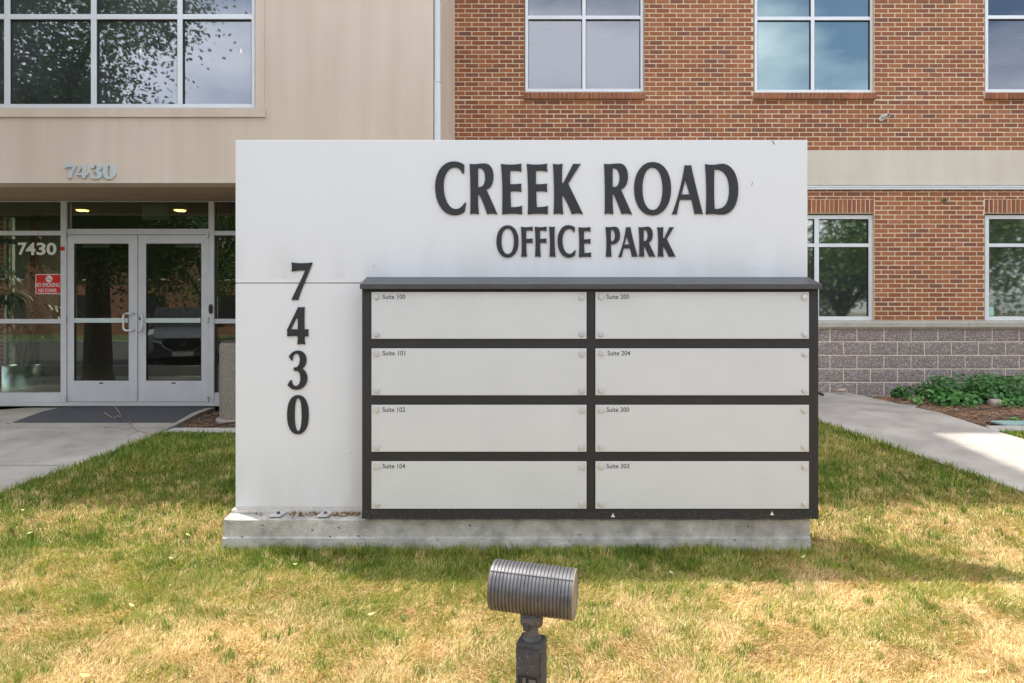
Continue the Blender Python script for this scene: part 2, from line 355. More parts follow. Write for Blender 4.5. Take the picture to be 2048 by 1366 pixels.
# ------------------------------------------------------------------ lawn
def green(x, y):
    """0 = straw, 1 = green"""
    base = np.interp(y, [2.6, 3.3, 3.9, 4.15, 4.35, 4.65, 5.0, 5.35, 5.9, 7.6], [.08, .12, .20, .34, .70, .60, .34, .44, .74, .86])
    inx = np.exp(-((x - .1) / 2.4) ** 4)
    base = np.where((y > 3.95) & (y < 4.65), base * (.45 + .55 * inx), base)
    base = base + np.where(x < -1.6, .16 * np.clip((y - 3.0), 0, 1), 0)
    base = base + np.where(x > 1.8, -.05, 0)
    n = fbm(x, y, 1.5, 3) - .5; n2 = fbm(x, y, 5.5, 9) - .5
    return np.clip(base + n * .75 + n2 * .8, 0, 1)
def onlawn(x, y):
    ok = (x > lw_r(y) + .015) & (x < rw_l(y) - .015) & (y < 7.44)
    ok |= (x > 2.92) & (x < rw_l(y) - .015) & (y < 9.0)
    ok |= (x > rw_r(y) + .015) & (y < 7.49) & (x < 9)
    ok &= ~((x > -1.945) & (x < 2.0) & (y > 4.60) & (y < 5.06))
    return ok
lm = bpy.data.materials.new('lawn_thatch'); lm.use_nodes = True; t = lm.node_tree; bs = t.nodes['Principled BSDF']; bs.inputs['Roughness'].default_value = 1; bs.inputs['Specular IOR Level'].default_value = .1
at = t.nodes.new('ShaderNodeAttribute'); at.attribute_name = 'tone'; g = t.nodes.new('ShaderNodeNewGeometry')
n = t.nodes.new('ShaderNodeTexNoise'); n.inputs['Scale'].default_value = 130; n.inputs['Detail'].default_value = 5; t.links.new(g.outputs['Position'], n.inputs['Vector'])
x1 = t.nodes.new('ShaderNodeMix'); x1.data_type = 'RGBA'; x1.inputs[6].default_value = (.50, .34, .15, 1); x1.inputs[7].default_value = (.13, .13, .045, 1); t.links.new(at.outputs['Fac'], x1.inputs[0])
x2 = t.nodes.new('ShaderNodeMix'); x2.data_type = 'RGBA'; x2.blend_type = 'MULTIPLY'; x2.inputs[0].default_value = .8; t.links.new(x1.outputs[2], x2.inputs[6]); t.links.new(n.outputs['Fac'], x2.inputs[7])
t.links.new(x2.outputs[2], bs.inputs['Base Color'])
def lawn_sheet(name, x0f, x1f, y0, y1, ny, nx):
    yy = np.linspace(y0, y1, ny); V = []
    for y in yy:
        xs_ = np.linspace(x0f(y), x1f(y), nx)
        for x in xs_: V.append((x, y, 0))
    V = np.array(V); V[:, 2] = zg(V[:, 0], V[:, 1]) + .012 * (fbm(V[:, 0], V[:, 1], 2.5, 77) - .5) - .004
    Fc = [(i*nx+k, i*nx+k+1, (i+1)*nx+k+1, (i+1)*nx+k) for i in range(ny-1) for k in range(nx-1)]
    me = bpy.data.meshes.new(name); me.from_pydata(V.tolist(), [], Fc); me.materials.append(lm)
    a = me.attributes.new('tone', 'FLOAT', 'POINT'); a.data.foreach_set('value', green(V[:, 0], V[:, 1]).astype(np.float32))
    me.polygons.foreach_set('use_smooth', [True]*len(me.polygons))
    o = bpy.data.objects.new(name, me); COL.objects.link(o); return struct(o)
lawn_sheet('lawn', lambda y: float(lw_r(y))-.03, lambda y: float(rw_l(y))+.03, .2, 7.46, 120, 140)
lawn_sheet('lawn', lambda y: 2.90, lambda y: float(rw_l(y))+.03, 7.46, 9.2, 30, 20)
lawn_sheet('lawn', lambda y: float(rw_r(y))-.03, lambda y: 12.0, .2, 7.52, 60, 60)

def blades(P, h, wd, lean, colour, name, bend=.5, az=None):
    """P: Nx3 roots. two-segment blades, colour per blade"""
    N = len(P); az = nr.rand(N)*2*np.pi if az is None else az; wz = nr.rand(N)*np.pi
    d = np.stack([np.cos(az), np.sin(az), np.zeros(N)], 1); s = np.stack([np.cos(wz), np.sin(wz), np.zeros(N)], 1) * (wd/2)[:, None]
    up = np.array([0, 0, 1.])
    l1 = lean * .45; l2 = np.clip(lean * (1 + bend), 0, 1.5)
    m = P + (d*np.sin(l1)[:, None] + up*np.cos(l1)[:, None]) * (h*.5)[:, None]
    tp = m + (d*np.sin(l2)[:, None] + up*np.cos(l2)[:, None]) * (h*.5)[:, None]
    V = np.empty((N, 5, 3)); V[:, 0] = P - s; V[:, 1] = P + s; V[:, 2] = m + s*.85; V[:, 3] = m - s*.85; V[:, 4] = tp
    me = bpy.data.meshes.new(name); me.vertices.add(N*5); me.vertices.foreach_set('co', V.astype(np.float32).ravel())
    q = np.array([0, 1, 2, 3, 3, 2, 4]); L = (q[None, :] + (np.arange(N)*5)[:, None]).ravel()
    me.loops.add(N*7); me.loops.foreach_set('vertex_index', L.astype(np.int32))
    st = np.stack([np.arange(N)*7, np.arange(N)*7+4], 1).ravel(); me.polygons.add(N*2); me.polygons.foreach_set('loop_start', st.astype(np.int32))
    me.update(calc_edges=True); me.validate()
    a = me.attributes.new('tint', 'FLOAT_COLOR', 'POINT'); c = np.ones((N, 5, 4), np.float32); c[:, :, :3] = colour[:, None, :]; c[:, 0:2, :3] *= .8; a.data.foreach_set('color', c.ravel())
    return me
gmt = bpy.data.materials.new('grass_blade'); gmt.use_nodes = True; t = gmt.node_tree; bs = t.nodes['Principled BSDF']; at = t.nodes.new('ShaderNodeAttribute'); at.attribute_name = 'tint'
t.links.new(at.outputs['Color'], bs.inputs['Base Color']); bs.inputs['Roughness'].default_value = .55; bs.inputs['Specular IOR Level'].default_value = .3
tl = t.nodes.new('ShaderNodeBsdfTranslucent'); t.links.new(at.outputs['Color'], tl.inputs[0]); ms = t.nodes.new('ShaderNodeMixShader'); ms.inputs[0].default_value = .3
t.links.new(bs.outputs[0], ms.inputs[1]); t.links.new(tl.outputs[0], ms.inputs[2]); t.links.new(ms.outputs[0], t.nodes['Material Output'].inputs[0])

def scatter(N, y0, y1, power=1.0):
    y = y0 + (y1-y0) * nr.rand(N)**power; hw = y * .765 + 1.5; x = (nr.rand(N)*2-1) * hw
    keep = nr.rand(N) < hw / (y1*.765+1.5); keep &= (np.abs(x) < y*.765+.12) | (nr.rand(N) < .45)
    px = HX + F * x / y; hid = (px > 500) & (px < 1625) & (y > 5.25) & (nr.rand(N) > .35)
    keep &= onlawn(x, y) & ~hid
    return x[keep], y[keep]
def mixc(a, b_, t_): return a[None, :]*(1-t_[:, None]) + b_[None, :]*t_[:, None]
xs1, ys1 = scatter(760000, 2.3, 8.3, 1.30)
# more roots close to the camera, where single blades show
xs2, ys2 = scatter(430000, 2.85, 4.7, 1.0)
x = np.concatenate([xs1, xs2]); y = np.concatenate([ys1, ys2]); N = len(x)
G = green(x, y); isg = nr.rand(N) < G * .95 + .03
z = zg(x, y) + .012*(fbm(x, y, 2.5, 77)-.5) - .006
tuft = fbm(x, y, 9, 31)
h = np.where(isg, .032 + .048*nr.rand(N)*(.4+tuft), .026 + .046*nr.rand(N))
h = h * np.where(y > 5.8, 1.0, .86)
front = (y > 4.5) & (y < 4.6) & (x > -1.95) & (x < 2.02); h = np.where(front & isg, h*1.7, h)
edge = (np.abs(x - lw_r(y)) < .10) | (np.abs(x - rw_l(y)) < .12); h = np.where(edge, h*1.45, h)
wd = np.where(isg, .0042, .0036) * (.7 + .7*nr.rand(N)) * np.interp(y, [3, 7.5], [1.0, 1.5])
lean = np.where(isg, nr.rand(N)*.8, .45 + nr.rand(N)*.95)
g1 = np.array([.078, .175, .020]); g2 = np.array([.27, .36, .05]); s1 = np.array([.70, .49, .18]); s2 = np.array([.90, .74, .42]); s3 = np.array([.42, .25, .10]); o1 = np.array([.46, .44, .10])
u = nr.rand(N); c = np.where(isg[:, None], mixc(g1, g2, u), mixc(s1, s2, u))
k = (~isg) & (nr.rand(N) < .16); c[k] = s3 * (.7+.6*nr.rand(k.sum()))[:, None]
k = isg & (nr.rand(N) < np.clip(1.1 - G, .1, .75)); c[k] = o1 * (.7+.7*nr.rand(k.sum()))[:, None]
k = isg & (y < 4.25); c[k] = c[k]*.55 + np.array([.37, .41, .08])*.45
c *= (.86 + .30*fbm(x, y, 3, 55))[:, None]
az = fbm(x, y, 2.2, 91)*14 + nr.randn(N)*.95
# coarse clumps of taller blades and a few wide weed leaves
K = 1300; kx, ky = scatter(K*3, 2.9, 6.4, 1.0); kg = green(kx, ky); keepk = nr.rand(len(kx)) < .25+.5*kg; kx, ky = kx[keepk][:K], ky[keepk][:K]
nb = 22; cx_ = np.repeat(kx, nb) + nr.randn(len(kx)*nb)*.016; cy_ = np.repeat(ky, nb) + nr.randn(len(kx)*nb)*.016; ok_ = onlawn(cx_, cy_); cx_, cy_ = cx_[ok_], cy_[ok_]; n_ = len(cx_)
gk_ = np.repeat(nr.rand(len(kx)), nb)[ok_]; hk = (.042+.038*nr.rand(n_))*(.7+.6*gk_); ck = mixc(np.array([.07, .16, .02]), np.array([.30, .38, .07]), nr.rand(n_)*.6+gk_*.4)
dry = np.repeat(nr.rand(len(kx)) < .35, nb)[ok_]; ck[dry] = mixc(s1, s2, nr.rand(dry.sum()))
x = np.concatenate([x, cx_]); y = np.concatenate([y, cy_]); z = np.concatenate([z, zg(cx_, cy_)-.004]); h = np.concatenate([h, hk]); wd = np.concatenate([wd, .0035+.003*nr.rand(n_)]); lean = np.concatenate([lean, .1+.7*nr.rand(n_)]); c = np.concatenate([c, ck]); az = np.concatenate([az, nr.rand(n_)*6.283])
print('blades', len(x))
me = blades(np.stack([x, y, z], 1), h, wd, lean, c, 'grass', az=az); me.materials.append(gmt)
go = bpy.data.objects.new('grass', me); COL.objects.link(go); tag(go, 'sun-dried lawn turning from straw yellow to green round the sign', 'grass', kind='stuff')

# ------------------------------------------------------------------ outlines of letters and digits
def path(d):
    """mini path language -> list of closed polylines (x right, y down as in the source outline)"""
    out = []; cur = None; tk = d.replace(',', ' ').split(); i = 0
    while i < len(tk):
        c = tk[i]; i += 1
        if c == 'M': cur = [(float(tk[i]), float(tk[i+1]))]; out.append(cur); i += 2
        elif c == 'L': cur.append((float(tk[i]), float(tk[i+1]))); i += 2
        elif c == 'C':
            p0 = cur[-1]; p1, p2, p3 = [(float(tk[i+2*k]), float(tk[i+2*k+1])) for k in range(3)]; i += 6
            for s in range(1, 10):
                u = s / 9; v = 1-u
                cur.append(tuple(v**3*p0[k]+3*v*v*u*p1[k]+3*v*u*u*p2[k]+u**3*p3[k] for k in (0, 1)))
        elif c == 'O':      # cx cy rx ry exponent
            cx, cy, rx, ry, e = [float(q) for q in tk[i:i+5]]; i += 5; cur = []
            for k in range(48):
                a = 2*math.pi*k/48; ca, sa = math.cos(a), math.sin(a)
                cur.append((cx+rx*math.copysign(abs(ca)**(2/e), ca), cy+ry*math.copysign(abs(sa)**(2/e), sa)))
            out.append(cur)
    return out
GL = {
 'C1': 'M 722 208 C 650 155 580 133 495 133 C 270 133 107 360 107 660 C 107 1010 270 1262 515 1262 C 600 1262 665 1235 728 1185 L 758 1010 L 733 992 C 680 1090 610 1135 545 1135 C 385 1135 285 900 285 640 C 285 420 385 252 515 252 C 600 252 650 310 685 388 L 712 388',
 'R1': 'M 832 183 C 900 195 960 193 1010 185 C 1060 178 1100 176 1150 176 C 1270 176 1333 300 1333 440 C 1333 590 1280 700 1182 718 L 1418 1245 C 1350 1218 1270 1218 1200 1238 C 1160 1110 1100 960 1035 820 L 1010 820 C 1006 980 1012 1100 1026 1240 C 960 1218 900 1218 845 1240 C 853 1000 853 500 832 183 M 1010 272 C 1090 245 1158 330 1158 470 C 1158 600 1110 690 1010 672',
 'E1': 'M 455 185 C 580 208 760 208 888 178 C 878 235 880 290 890 343 C 820 320 740 322 650 325 L 650 612 C 740 615 820 608 886 600 C 878 655 880 710 890 768 C 820 748 740 755 655 755 L 668 1095 C 750 1095 830 1090 905 1065 C 897 1130 895 1180 905 1238 C 760 1222 600 1222 480 1242 C 492 900 490 500 455 185',
 'K1': 'M 1008 183 C 1070 200 1140 200 1210 180 C 1198 300 1196 450 1198 585 L 1225 590 L 1435 180 C 1480 192 1530 192 1590 180 L 1328 600 L 1638 1238 C 1560 1215 1480 1218 1405 1240 C 1370 1130 1300 980 1225 848 L 1205 850 C 1202 1000 1210 1140 1226 1242 C 1160 1218 1090 1218 1022 1242 C 1038 1000 1040 600 1008 183',
 'O1': 'O 1108 704 386 558 2.15 O 1106 706 213 449 2.15',
 'A1': 'M 418 212 C 460 222 510 222 550 212 C 600 480 710 900 797 1240 C 740 1222 690 1222 630 1240 L 565 935 L 312 935 L 248 1245 C 215 1235 180 1235 148 1248 C 250 1000 370 560 418 212 M 432 508 L 350 828 L 523 828',
 'D1': 'M 848 190 C 960 215 1060 205 1120 192 C 1150 183 1200 182 1225 183 C 1430 200 1542 450 1542 720 C 1542 1000 1440 1248 1200 1248 C 1100 1248 980 1215 865 1245 C 880 900 880 500 848 190 M 1040 300 C 1250 275 1355 460 1355 720 C 1355 960 1290 1150 1045 1132 C 1030 850 1030 600 1040 300',
 'O2': 'O 308 436 226 328 2.15 O 312 433 128 264 2.15',
 'F2': 'M 582 135 C 650 152 740 152 822 132 C 818 165 820 195 826 225 C 780 205 740 208 690 210 L 690 385 C 740 388 780 382 822 375 C 817 410 818 440 824 468 C 780 458 740 462 690 462 C 690 560 695 660 706 750 C 665 738 630 738 590 750 C 602 550 602 350 582 135',
 'I2': 'M 1160 135 C 1200 145 1240 145 1275 133 C 1268 350 1272 560 1290 750 C 1250 738 1210 738 1170 750 C 1182 550 1182 340 1160 135',
 'C2': 'M 1690 150 C 1650 125 1600 105 1550 105 C 1410 105 1333 260 1333 425 C 1333 610 1420 765 1560 765 C 1620 765 1660 745 1690 718 L 1705 622 L 1690 612 C 1660 660 1620 692 1578 692 C 1490 692 1432 570 1432 410 C 1432 270 1500 175 1572 175 C 1620 175 1655 215 1676 258',
 'E2': 'M 1762 145 C 1840 160 1930 158 2008 143 C 2002 175 2004 205 2010 235 C 1970 218 1920 222 1872 222 L 1872 395 C 1920 398 1965 392 2008 385 C 2003 420 2004 450 2010 480 C 1970 470 1920 472 1874 472 L 1884 678 C 1930 678 1980 672 2020 660 C 2014 695 2014 720 2020 750 C 1940 742 1850 742 1772 758 C 1782 550 1785 350 1762 145',
 'P3': 'M 300 158 C 360 168 410 160 450 155 C 480 150 500 150 530 152 C 600 165 628 260 628 350 C 628 460 570 545 470 545 L 422 545 C 420 650 425 750 435 832 C 395 820 350 820 308 835 C 325 600 325 380 300 158 M 420 222 C 480 190 515 270 515 345 C 515 430 480 500 420 480',
 'A3': 'M 768 160 C 800 168 830 168 865 158 C 890 330 960 600 1027 832 C 985 820 940 820 905 835 L 862 640 L 712 640 L 665 838 C 640 830 620 830 590 840 C 670 650 740 400 768 160 M 782 362 L 728 555 L 842 555',
 'R3': 'M 1050 160 C 1110 170 1160 162 1200 156 C 1230 150 1250 150 1275 152 C 1345 165 1372 250 1372 330 C 1372 420 1340 490 1280 512 L 1432 832 C 1390 820 1340 820 1295 832 L 1190 585 L 1172 590 C 1170 680 1172 760 1180 832 C 1140 820 1100 820 1065 832 C 1075 600 1075 380 1050 160 M 1165 222 C 1220 190 1262 260 1262 340 C 1262 430 1225 495 1165 475',
 'K3': 'M 1480 160 C 1520 172 1570 172 1612 158 C 1606 240 1606 330 1606 408 L 1640 412 L 1755 160 C 1785 168 1820 168 1855 158 L 1690 430 L 1887 832 C 1840 820 1790 820 1742 835 C 1710 750 1670 670 1620 602 L 1605 610 C 1604 690 1608 770 1620 835 C 1575 820 1535 820 1490 835 C 1508 600 1508 380 1480 160',
 '7a': 'M 167 72 C 260 88 370 88 472 72 C 472 95 468 100 462 115 C 400 280 320 450 262 632 C 235 618 210 618 178 630 L 172 615 L 375 190 C 310 185 240 190 168 204 C 178 160 178 115 167 72',
 '4a': 'M 268 730 C 300 738 330 738 360 730 C 356 840 355 950 356 1060 L 416 1060 C 412 1095 412 1130 416 1165 L 358 1160 C 358 1200 362 1245 368 1282 C 330 1275 290 1275 255 1282 C 260 1240 262 1200 260 1160 C 210 1155 150 1158 103 1165 C 108 1130 108 1100 102 1070 M 245 880 L 262 900 L 262 1060 L 158 1060',
 '3a': 'M 128 170 C 165 110 210 82 262 82 C 340 82 388 150 388 215 C 388 280 360 325 322 348 C 370 375 400 430 400 490 C 400 590 330 660 240 660 C 180 660 140 635 110 585 L 155 517 L 168 520 C 175 580 200 608 228 608 C 270 608 300 560 300 490 C 300 420 275 378 232 378 L 204 382 L 204 332 L 232 330 C 270 325 292 270 292 215 C 292 160 270 125 240 125 C 205 125 185 165 182 232 L 168 228',
 '0a': 'O 262 1030 158 288 2.3 O 266 1030 53 243 2.3',
 '7b': 'M 235 130 L 590 130 L 600 160 C 520 300 450 420 435 565 L 300 575 L 290 555 C 310 430 400 330 490 225 L 290 225 L 230 280 L 210 265',
 '4b': 'M 780 130 L 895 130 L 885 410 L 915 430 L 955 380 L 985 390 L 945 475 L 885 480 L 885 575 L 765 575 L 755 485 L 585 480 L 580 455 M 765 225 L 635 405 L 770 405',
 '3b': 'M 1030 260 C 1060 170 1120 125 1210 125 C 1320 125 1385 170 1385 235 C 1385 290 1350 325 1290 340 C 1360 360 1400 400 1400 460 C 1400 550 1320 598 1200 598 C 1100 598 1040 560 1010 500 L 1060 460 L 1120 430 C 1130 500 1160 545 1200 545 C 1230 545 1240 500 1240 460 C 1240 400 1200 370 1120 370 L 1115 345 C 1190 335 1230 290 1230 235 C 1230 195 1210 170 1190 170 C 1160 170 1160 250 1130 262',
 '0b': 'O 1622 365 203 236 2.1 O 1616 361 52 187 2.2',
}
def curve_mesh(cu, name):
    o = bpy.data.objects.new(name, cu); COL.objects.link(o)
    dg = bpy.context.evaluated_depsgraph_get(); dg.update()
    me = bpy.data.meshes.new_from_object(o.evaluated_get(dg)); bpy.data.objects.remove(o); bpy.data.curves.remove(cu); return me
def glyph(key, ox, oy, sc, D, th, material, name, parent, bev=.0012):
    """outline traced in a crop (scale sc, origin ox, oy in photograph px) -> flat-cut solid at depth D"""
    cu = bpy.data.curves.new(name, 'CURVE'); cu.dimensions = '2D'; cu.fill_mode = 'BOTH'; cu.extrude = th/2; cu.bevel_depth = bev; cu.bevel_resolution = 1; cu.offset = -bev*.8
    for poly in path(GL[key]):
        if abs(poly[0][0]-poly[-1][0]) + abs(poly[0][1]-poly[-1][1]) < 1: poly = poly[:-1]
        sp = cu.splines.new('POLY'); sp.points.add(len(poly)-1); sp.use_cyclic_u = True
        for i, (u, v) in enumerate(poly): sp.points[i].co = (PX(ox+u/sc, D), PZ(oy+v/sc, D), 0, 1)
    me = curve_mesh(cu, name)
    me.transform(Matrix(((1,0,0,0),(0,0,-1,D+th/2),(0,1,0,0),(0,0,0,1)))); me.materials.clear(); me.materials.append(material)
    o = bpy.data.objects.new(name, me); COL.objects.link(o); setpar(o, parent); return o
def text(body, x0, x1, y0, y1, D, th, material, name, parent, bold=0, keep=False):
    """built-in font fitted to the rectangle x0..x1, y0..y1 of the photograph at depth D"""
    cu = bpy.data.curves.new(name, 'FONT'); cu.body = body; cu.size = 1; cu.extrude = .05; cu.offset = bold; cu.resolution_u = 3; cu.fill_mode = 'BOTH'
    me = curve_mesh(cu, name); v = np.empty(len(me.vertices)*3); me.vertices.foreach_get('co', v); v = v.reshape(-1, 3)
    mn, mxx = v.min(0), v.max(0); X0, X1 = PX(x0, D), PX(x1, D); Z0, Z1 = PZ(y1, D), PZ(y0, D)
    o_ = np.empty_like(v); o_[:, 0] = X0+(v[:, 0]-mn[0])/(mxx[0]-mn[0])*(X1-X0); o_[:, 2] = Z0+(v[:, 1]-mn[1])/(mxx[1]-mn[1])*(Z1-Z0); o_[:, 1] = D-(v[:, 2]-mn[2])/(mxx[2]-mn[2])*th
    me.vertices.foreach_set('co', o_.ravel()); me.update(); me.materials.clear(); me.materials.append(material)
    o = bpy.data.objects.new(name, me); COL.objects.link(o); setpar(o, parent); return o

# ------------------------------------------------------------------ the monument sign
SD = F/289.0; CDp = F/300.0
sign = empty('monument_sign', (0, SD+.1, 0), 'wide white monument sign reading CREEK ROAD OFFICE PARK with a black suite directory', 'sign')
SB = SD + .20
pm = M['panel']; t = pm.node_tree; L = t.links.new; bs = t.nodes['Principled BSDF']
g = t.nodes.new('ShaderNodeNewGeometry'); mp = t.nodes.new('ShaderNodeMapping'); mp.inputs['Scale'].default_value = (3.5, 1, 1.0); L(g.outputs['Position'], mp.inputs[0])
n = t.nodes.new('ShaderNodeTexNoise'); n.inputs['Scale'].default_value = 1.6; n.inputs['Detail'].default_value = 6; L(mp.outputs[0], n.inputs['Vector'])
n2 = t.nodes.new('ShaderNodeTexNoise'); n2.inputs['Scale'].default_value = 1.1; n2.inputs['Detail'].default_value = 4; L(g.outputs['Position'], n2.inputs['Vector'])
s = t.nodes.new('ShaderNodeSeparateXYZ'); L(g.outputs['Position'], s.inputs[0])
# grime that splashes up from the black cap: strongest just over it
mr = t.nodes.new('ShaderNodeMapRange'); mr.inputs['From Min'].default_value = 2.20; mr.inputs['From Max'].default_value = 1.86; L(s.outputs[2], mr.inputs['Value'])
gt = t.nodes.new('ShaderNodeMath'); gt.operation = 'GREATER_THAN'; gt.inputs[1].default_value = 1.855; L(s.outputs[2], gt.inputs[0])
m1 = t.nodes.new('ShaderNodeMath'); m1.operation = 'MULTIPLY'; L(mr.outputs[0], m1.inputs[0]); L(gt.outputs[0], m1.inputs[1])
mn_ = t.nodes.new('ShaderNodeMapRange'); mn_.inputs['From Min'].default_value = .38; mn_.inputs['From Max'].default_value = .66; L(n.outputs['Fac'], mn_.inputs['Value'])
m2 = t.nodes.new('ShaderNodeMath'); m2.operation = 'MULTIPLY'; L(m1.outputs[0], m2.inputs[0]); L(mn_.outputs[0], m2.inputs[1])
m2b = t.nodes.new('ShaderNodeMath'); m2b.operation = 'MULTIPLY'; m2b.inputs[1].default_value = .30; L(m2.outputs[0], m2b.inputs[0])
x = t.nodes.new('ShaderNodeMix'); x.data_type = 'RGBA'; L(m2b.outputs[0], x.inputs[0]); x.inputs[7].default_value = (.46, .45, .41, 1)
x0 = t.nodes.new('ShaderNodeMix'); x0.data_type = 'RGBA'; L(n2.outputs['Fac'], x0.inputs[0]); x0.inputs[6].default_value = (.70, .72, .745, 1); x0.inputs[7].default_value = (.76, .785, .82, 1)
L(x0.outputs[2], x.inputs[6]); mf = t.nodes.new('ShaderNodeMapRange'); mf.inputs['From Min'].default_value = .75; mf.inputs['From Max'].default_value = .22; mf.inputs['To Max'].default_value = .55; L(s.outputs[2], mf.inputs['Value'])
mfm = t.nodes.new('ShaderNodeMath'); mfm.operation = 'MULTIPLY'; L(mf.outputs[0], mfm.inputs[0]); L(mn_.outputs[0], mfm.inputs[1])
xf = t.nodes.new('ShaderNodeMix'); xf.data_type = 'RGBA'; L(mfm.outputs[0], xf.inputs[0]); L(x.outputs[2], xf.inputs[6]); xf.inputs[7].default_value = (.60, .58, .52, 1)
L(xf.outputs[2], bs.inputs['Base Color'])
rr = t.nodes.new('ShaderNodeMapRange'); rr.inputs['To Min'].default_value = .30; rr.inputs['To Max'].default_value = .48; L(n2.outputs['Fac'], rr.inputs['Value']); L(rr.outputs[0], bs.inputs['Roughness'])

MB().box(PX(473, SD), PX(1613, SD), SD+.006, SB-.004, PZ(1012, SD), PZ(283, SD)).build('core', M['seam'], sign)
MB().box(PX(471, SD), PX(1615, SD), SD, SB, PZ(565.2, SD), PZ(280, SD)).build('upper_panel', M['panel'], sign, bevel=.002)
MB().box(PX(471, SD), PX(1615, SD), SD, SB, PZ(1013, SD), PZ(567.4, SD)).build('lower_panel', M['panel'], sign, bevel=.002)
flm = mat('dirty_flange', (.60, .57, .52), .6, noise=(30, .12))
q = MB().box(PX(464, SD), PX(1615, SD), SD-.012, SB+.01, PZ(1025, SD), PZ(1018.5, SD)); q.box(PX(471, SD), PX(1615, SD), SD-.004, SB, PZ(1018.5, SD), PZ(1013, SD)); q.build('base_flange', flm, sign, bevel=.002)
for cx in (557, 651):
    zz = PZ(1034, 4.62); hx = PX(cx, 4.66)
    q = MB(); w_ = .038; pts = [(-w_-.014, -.075), (w_-.014, -.075), (w_+.014, .05), (-w_+.014, .05)]
    q.prism([(hx+a, 4.69+b_) for a, b_ in pts], 'z', zz, zz+.012); q.build('bracket', M['alu'], sign, bevel=.001)
    q = MB(); q.lathe([(.012, 0), (.012, .008), (.006, .014)], 10, Matrix.Translation((hx, 4.66, zz+.012))); q.build('anchor_bolt', mat('rusty_bolt', (.20, .09, .05), .9) if cx > 600 else M['post'], sign)

# concrete footing: rough, with a proud lower lift
q = MB(); prof = [(4.61, .231), (4.60, .222), (4.602, .112), (4.588, .104), (4.586, -.30), (5.06, -.30), (5.06, .235), (4.72, .238)]
xa, xb = -1.949, 2.007; nx = 90
fr = np.random.RandomState(3)
for i in range(nx+1):
    x = xa + (xb-xa)*i/nx
    for j, (yy_, zz) in enumerate(prof):
        dy = (fr.rand()-.5)*.005; dz = (fr.rand()-.5)*.006 if j in (0, 1, 7) else 0
        if i == 0: 
            x_ = x + (.012*fr.rand()); dy += .010 if j < 2 else 0
        else: x_ = x
        if j == 0 and i < 12: dz -= .008*fr.rand()
        q.v.append((x_, yy_+dy, zz+dz))
k = len(prof)
for i in range(nx):
    for j in range(k): q.f.append((i*k+j, i*k+(j+1) % k, (i+1)*k+(j+1) % k, (i+1)*k+j)); q.m.append(0)
q.f.append(tuple(range(k))); q.f.append(tuple(nx*k+j for j in range(k))[::-1]); q.m += [0, 0]
fm = mat('footing_concrete', (.46, .44, .40), .92, noise=(9, .34), bump=(70, .9, .009), speck=(15, .12, (.06, .05, .04), .6))
q.build('footing', fm, sign)
# spalled crack low on the footing, debris on top of it
crk = [(447, 1094), (462, 1097), (473, 1098), (482, 1103), (492, 1110), (503, 1108), (514, 1105)]
crk2 = [(552, 1106), (560, 1101), (566, 1098), (571, 1097)]
cm = mat('crack_dirt', (.055, .035, .02), 1)
for cc_, r_ in ((crk, .0035), (crk2, .006)):
    MB().tube([(PX(a, 4.587), 4.588, PZ(b_, 4.587)) for a, b_ in cc_], [r_*(.7+.6*fr.rand()) for _ in cc_], 5).build('crack', cm, sign)
q = MB()
for i in range(420):
    x = PX(470+250*fr.rand(), 4.68); yy_ = 4.645+.07*fr.rand(); s_ = .004+.006*fr.rand()
    if PX(545, 4.7) < x < PX(568, 4.7): continue
    if x < PX(580, 4.68) and fr.rand() < .93: continue
    if x < PX(680, 4.68) and fr.rand() < .45: continue
    Mx = Matrix.Translation((x, yy_, .240+s_*.4)) @ Euler((fr.rand()*3, fr.rand()*3, fr.rand()*3)).to_matrix().to_4x4()
    q.box(-s_, s_, -s_*.7, s_*.7, -s_*.35, s_*.35, mat=Mx, mi=i % 2)
o = q.build('debris', [mat('dry_grit', (.42, .32, .20), 1), mat('dark_grit', (.16, .10, .06), 1)], sign); o['kind'] = 'stuff'

# directory cabinet
q = MB(); q.box(PX(724, CDp), PX(1637, CDp), CDp, SD-.001, PZ(1038, CDp), PZ(576, CDp)); q.build('cabinet', M['black'], sign, bevel=.003)
bmt = mat('scuffed_black_enamel', (.022, .022, .024), .55, noise=(60, .4), speck=(170, .30, (.34, .34, .34), .22))
q = MB(); q.box(PX(724, CDp), PX(1637, CDp), CDp-.0025, CDp-.0003, PZ(1037.5, CDp), PZ(1019, CDp)); q.build('kick_strip', bmt, sign)
fd = F/303.0
q = MB(); pr = [(fd, PZ(578, fd)), (fd, PZ(568, fd)), (SD-.001, PZ(554, SD)), (SD-.001, PZ(576, CDp)), (CDp+.001, PZ(576, CDp)), (CDp-.002, PZ(578, fd))]
capm = mat('black_cap_paint', (.062, .062, .068), .36, noise=(12, .15), speck=(70, .12, (.4, .38, .33), .08))
q.prism(pr, 'x', PX(719.5, fd), PX(1644.5, fd)); q.build('cabinet_cap', capm, sign, bevel=.002)
for px_, py_ in ((1226, 1031), (1544, 1027)):
    q = MB(); X, Y_, Z = W(px_, py_, CDp-.004); q.prism([(X-.013, Z-.012), (X+.014, Z-.011), (X+.006, Z+.004), (X-.001, Z+.016), (X-.006, Z+.002)], 'y', Y_, Y_+.0012); q.build('paint_chip', M['white'], sign)
cols_ = [(743, 1173), (1191, 1618)]; rows_ = [(584, 677.5), (696.8, 790.5), (809.8, 903.5), (922.6, 1017.5)]
names_ = [['Suite 100', 'Suite 101', 'Suite 102', 'Suite 104'], ['Suite 200', 'Suite 204', 'Suite 300', 'Suite 303']]
PDp = CDp - .012
scm = MB(); scm.lathe([(.0150, 0), (.0150, .005), (.0172, .006), (.0172, .011), (.0155, .0135), (.0, .0142)], 20, capt=False)
screw0 = None
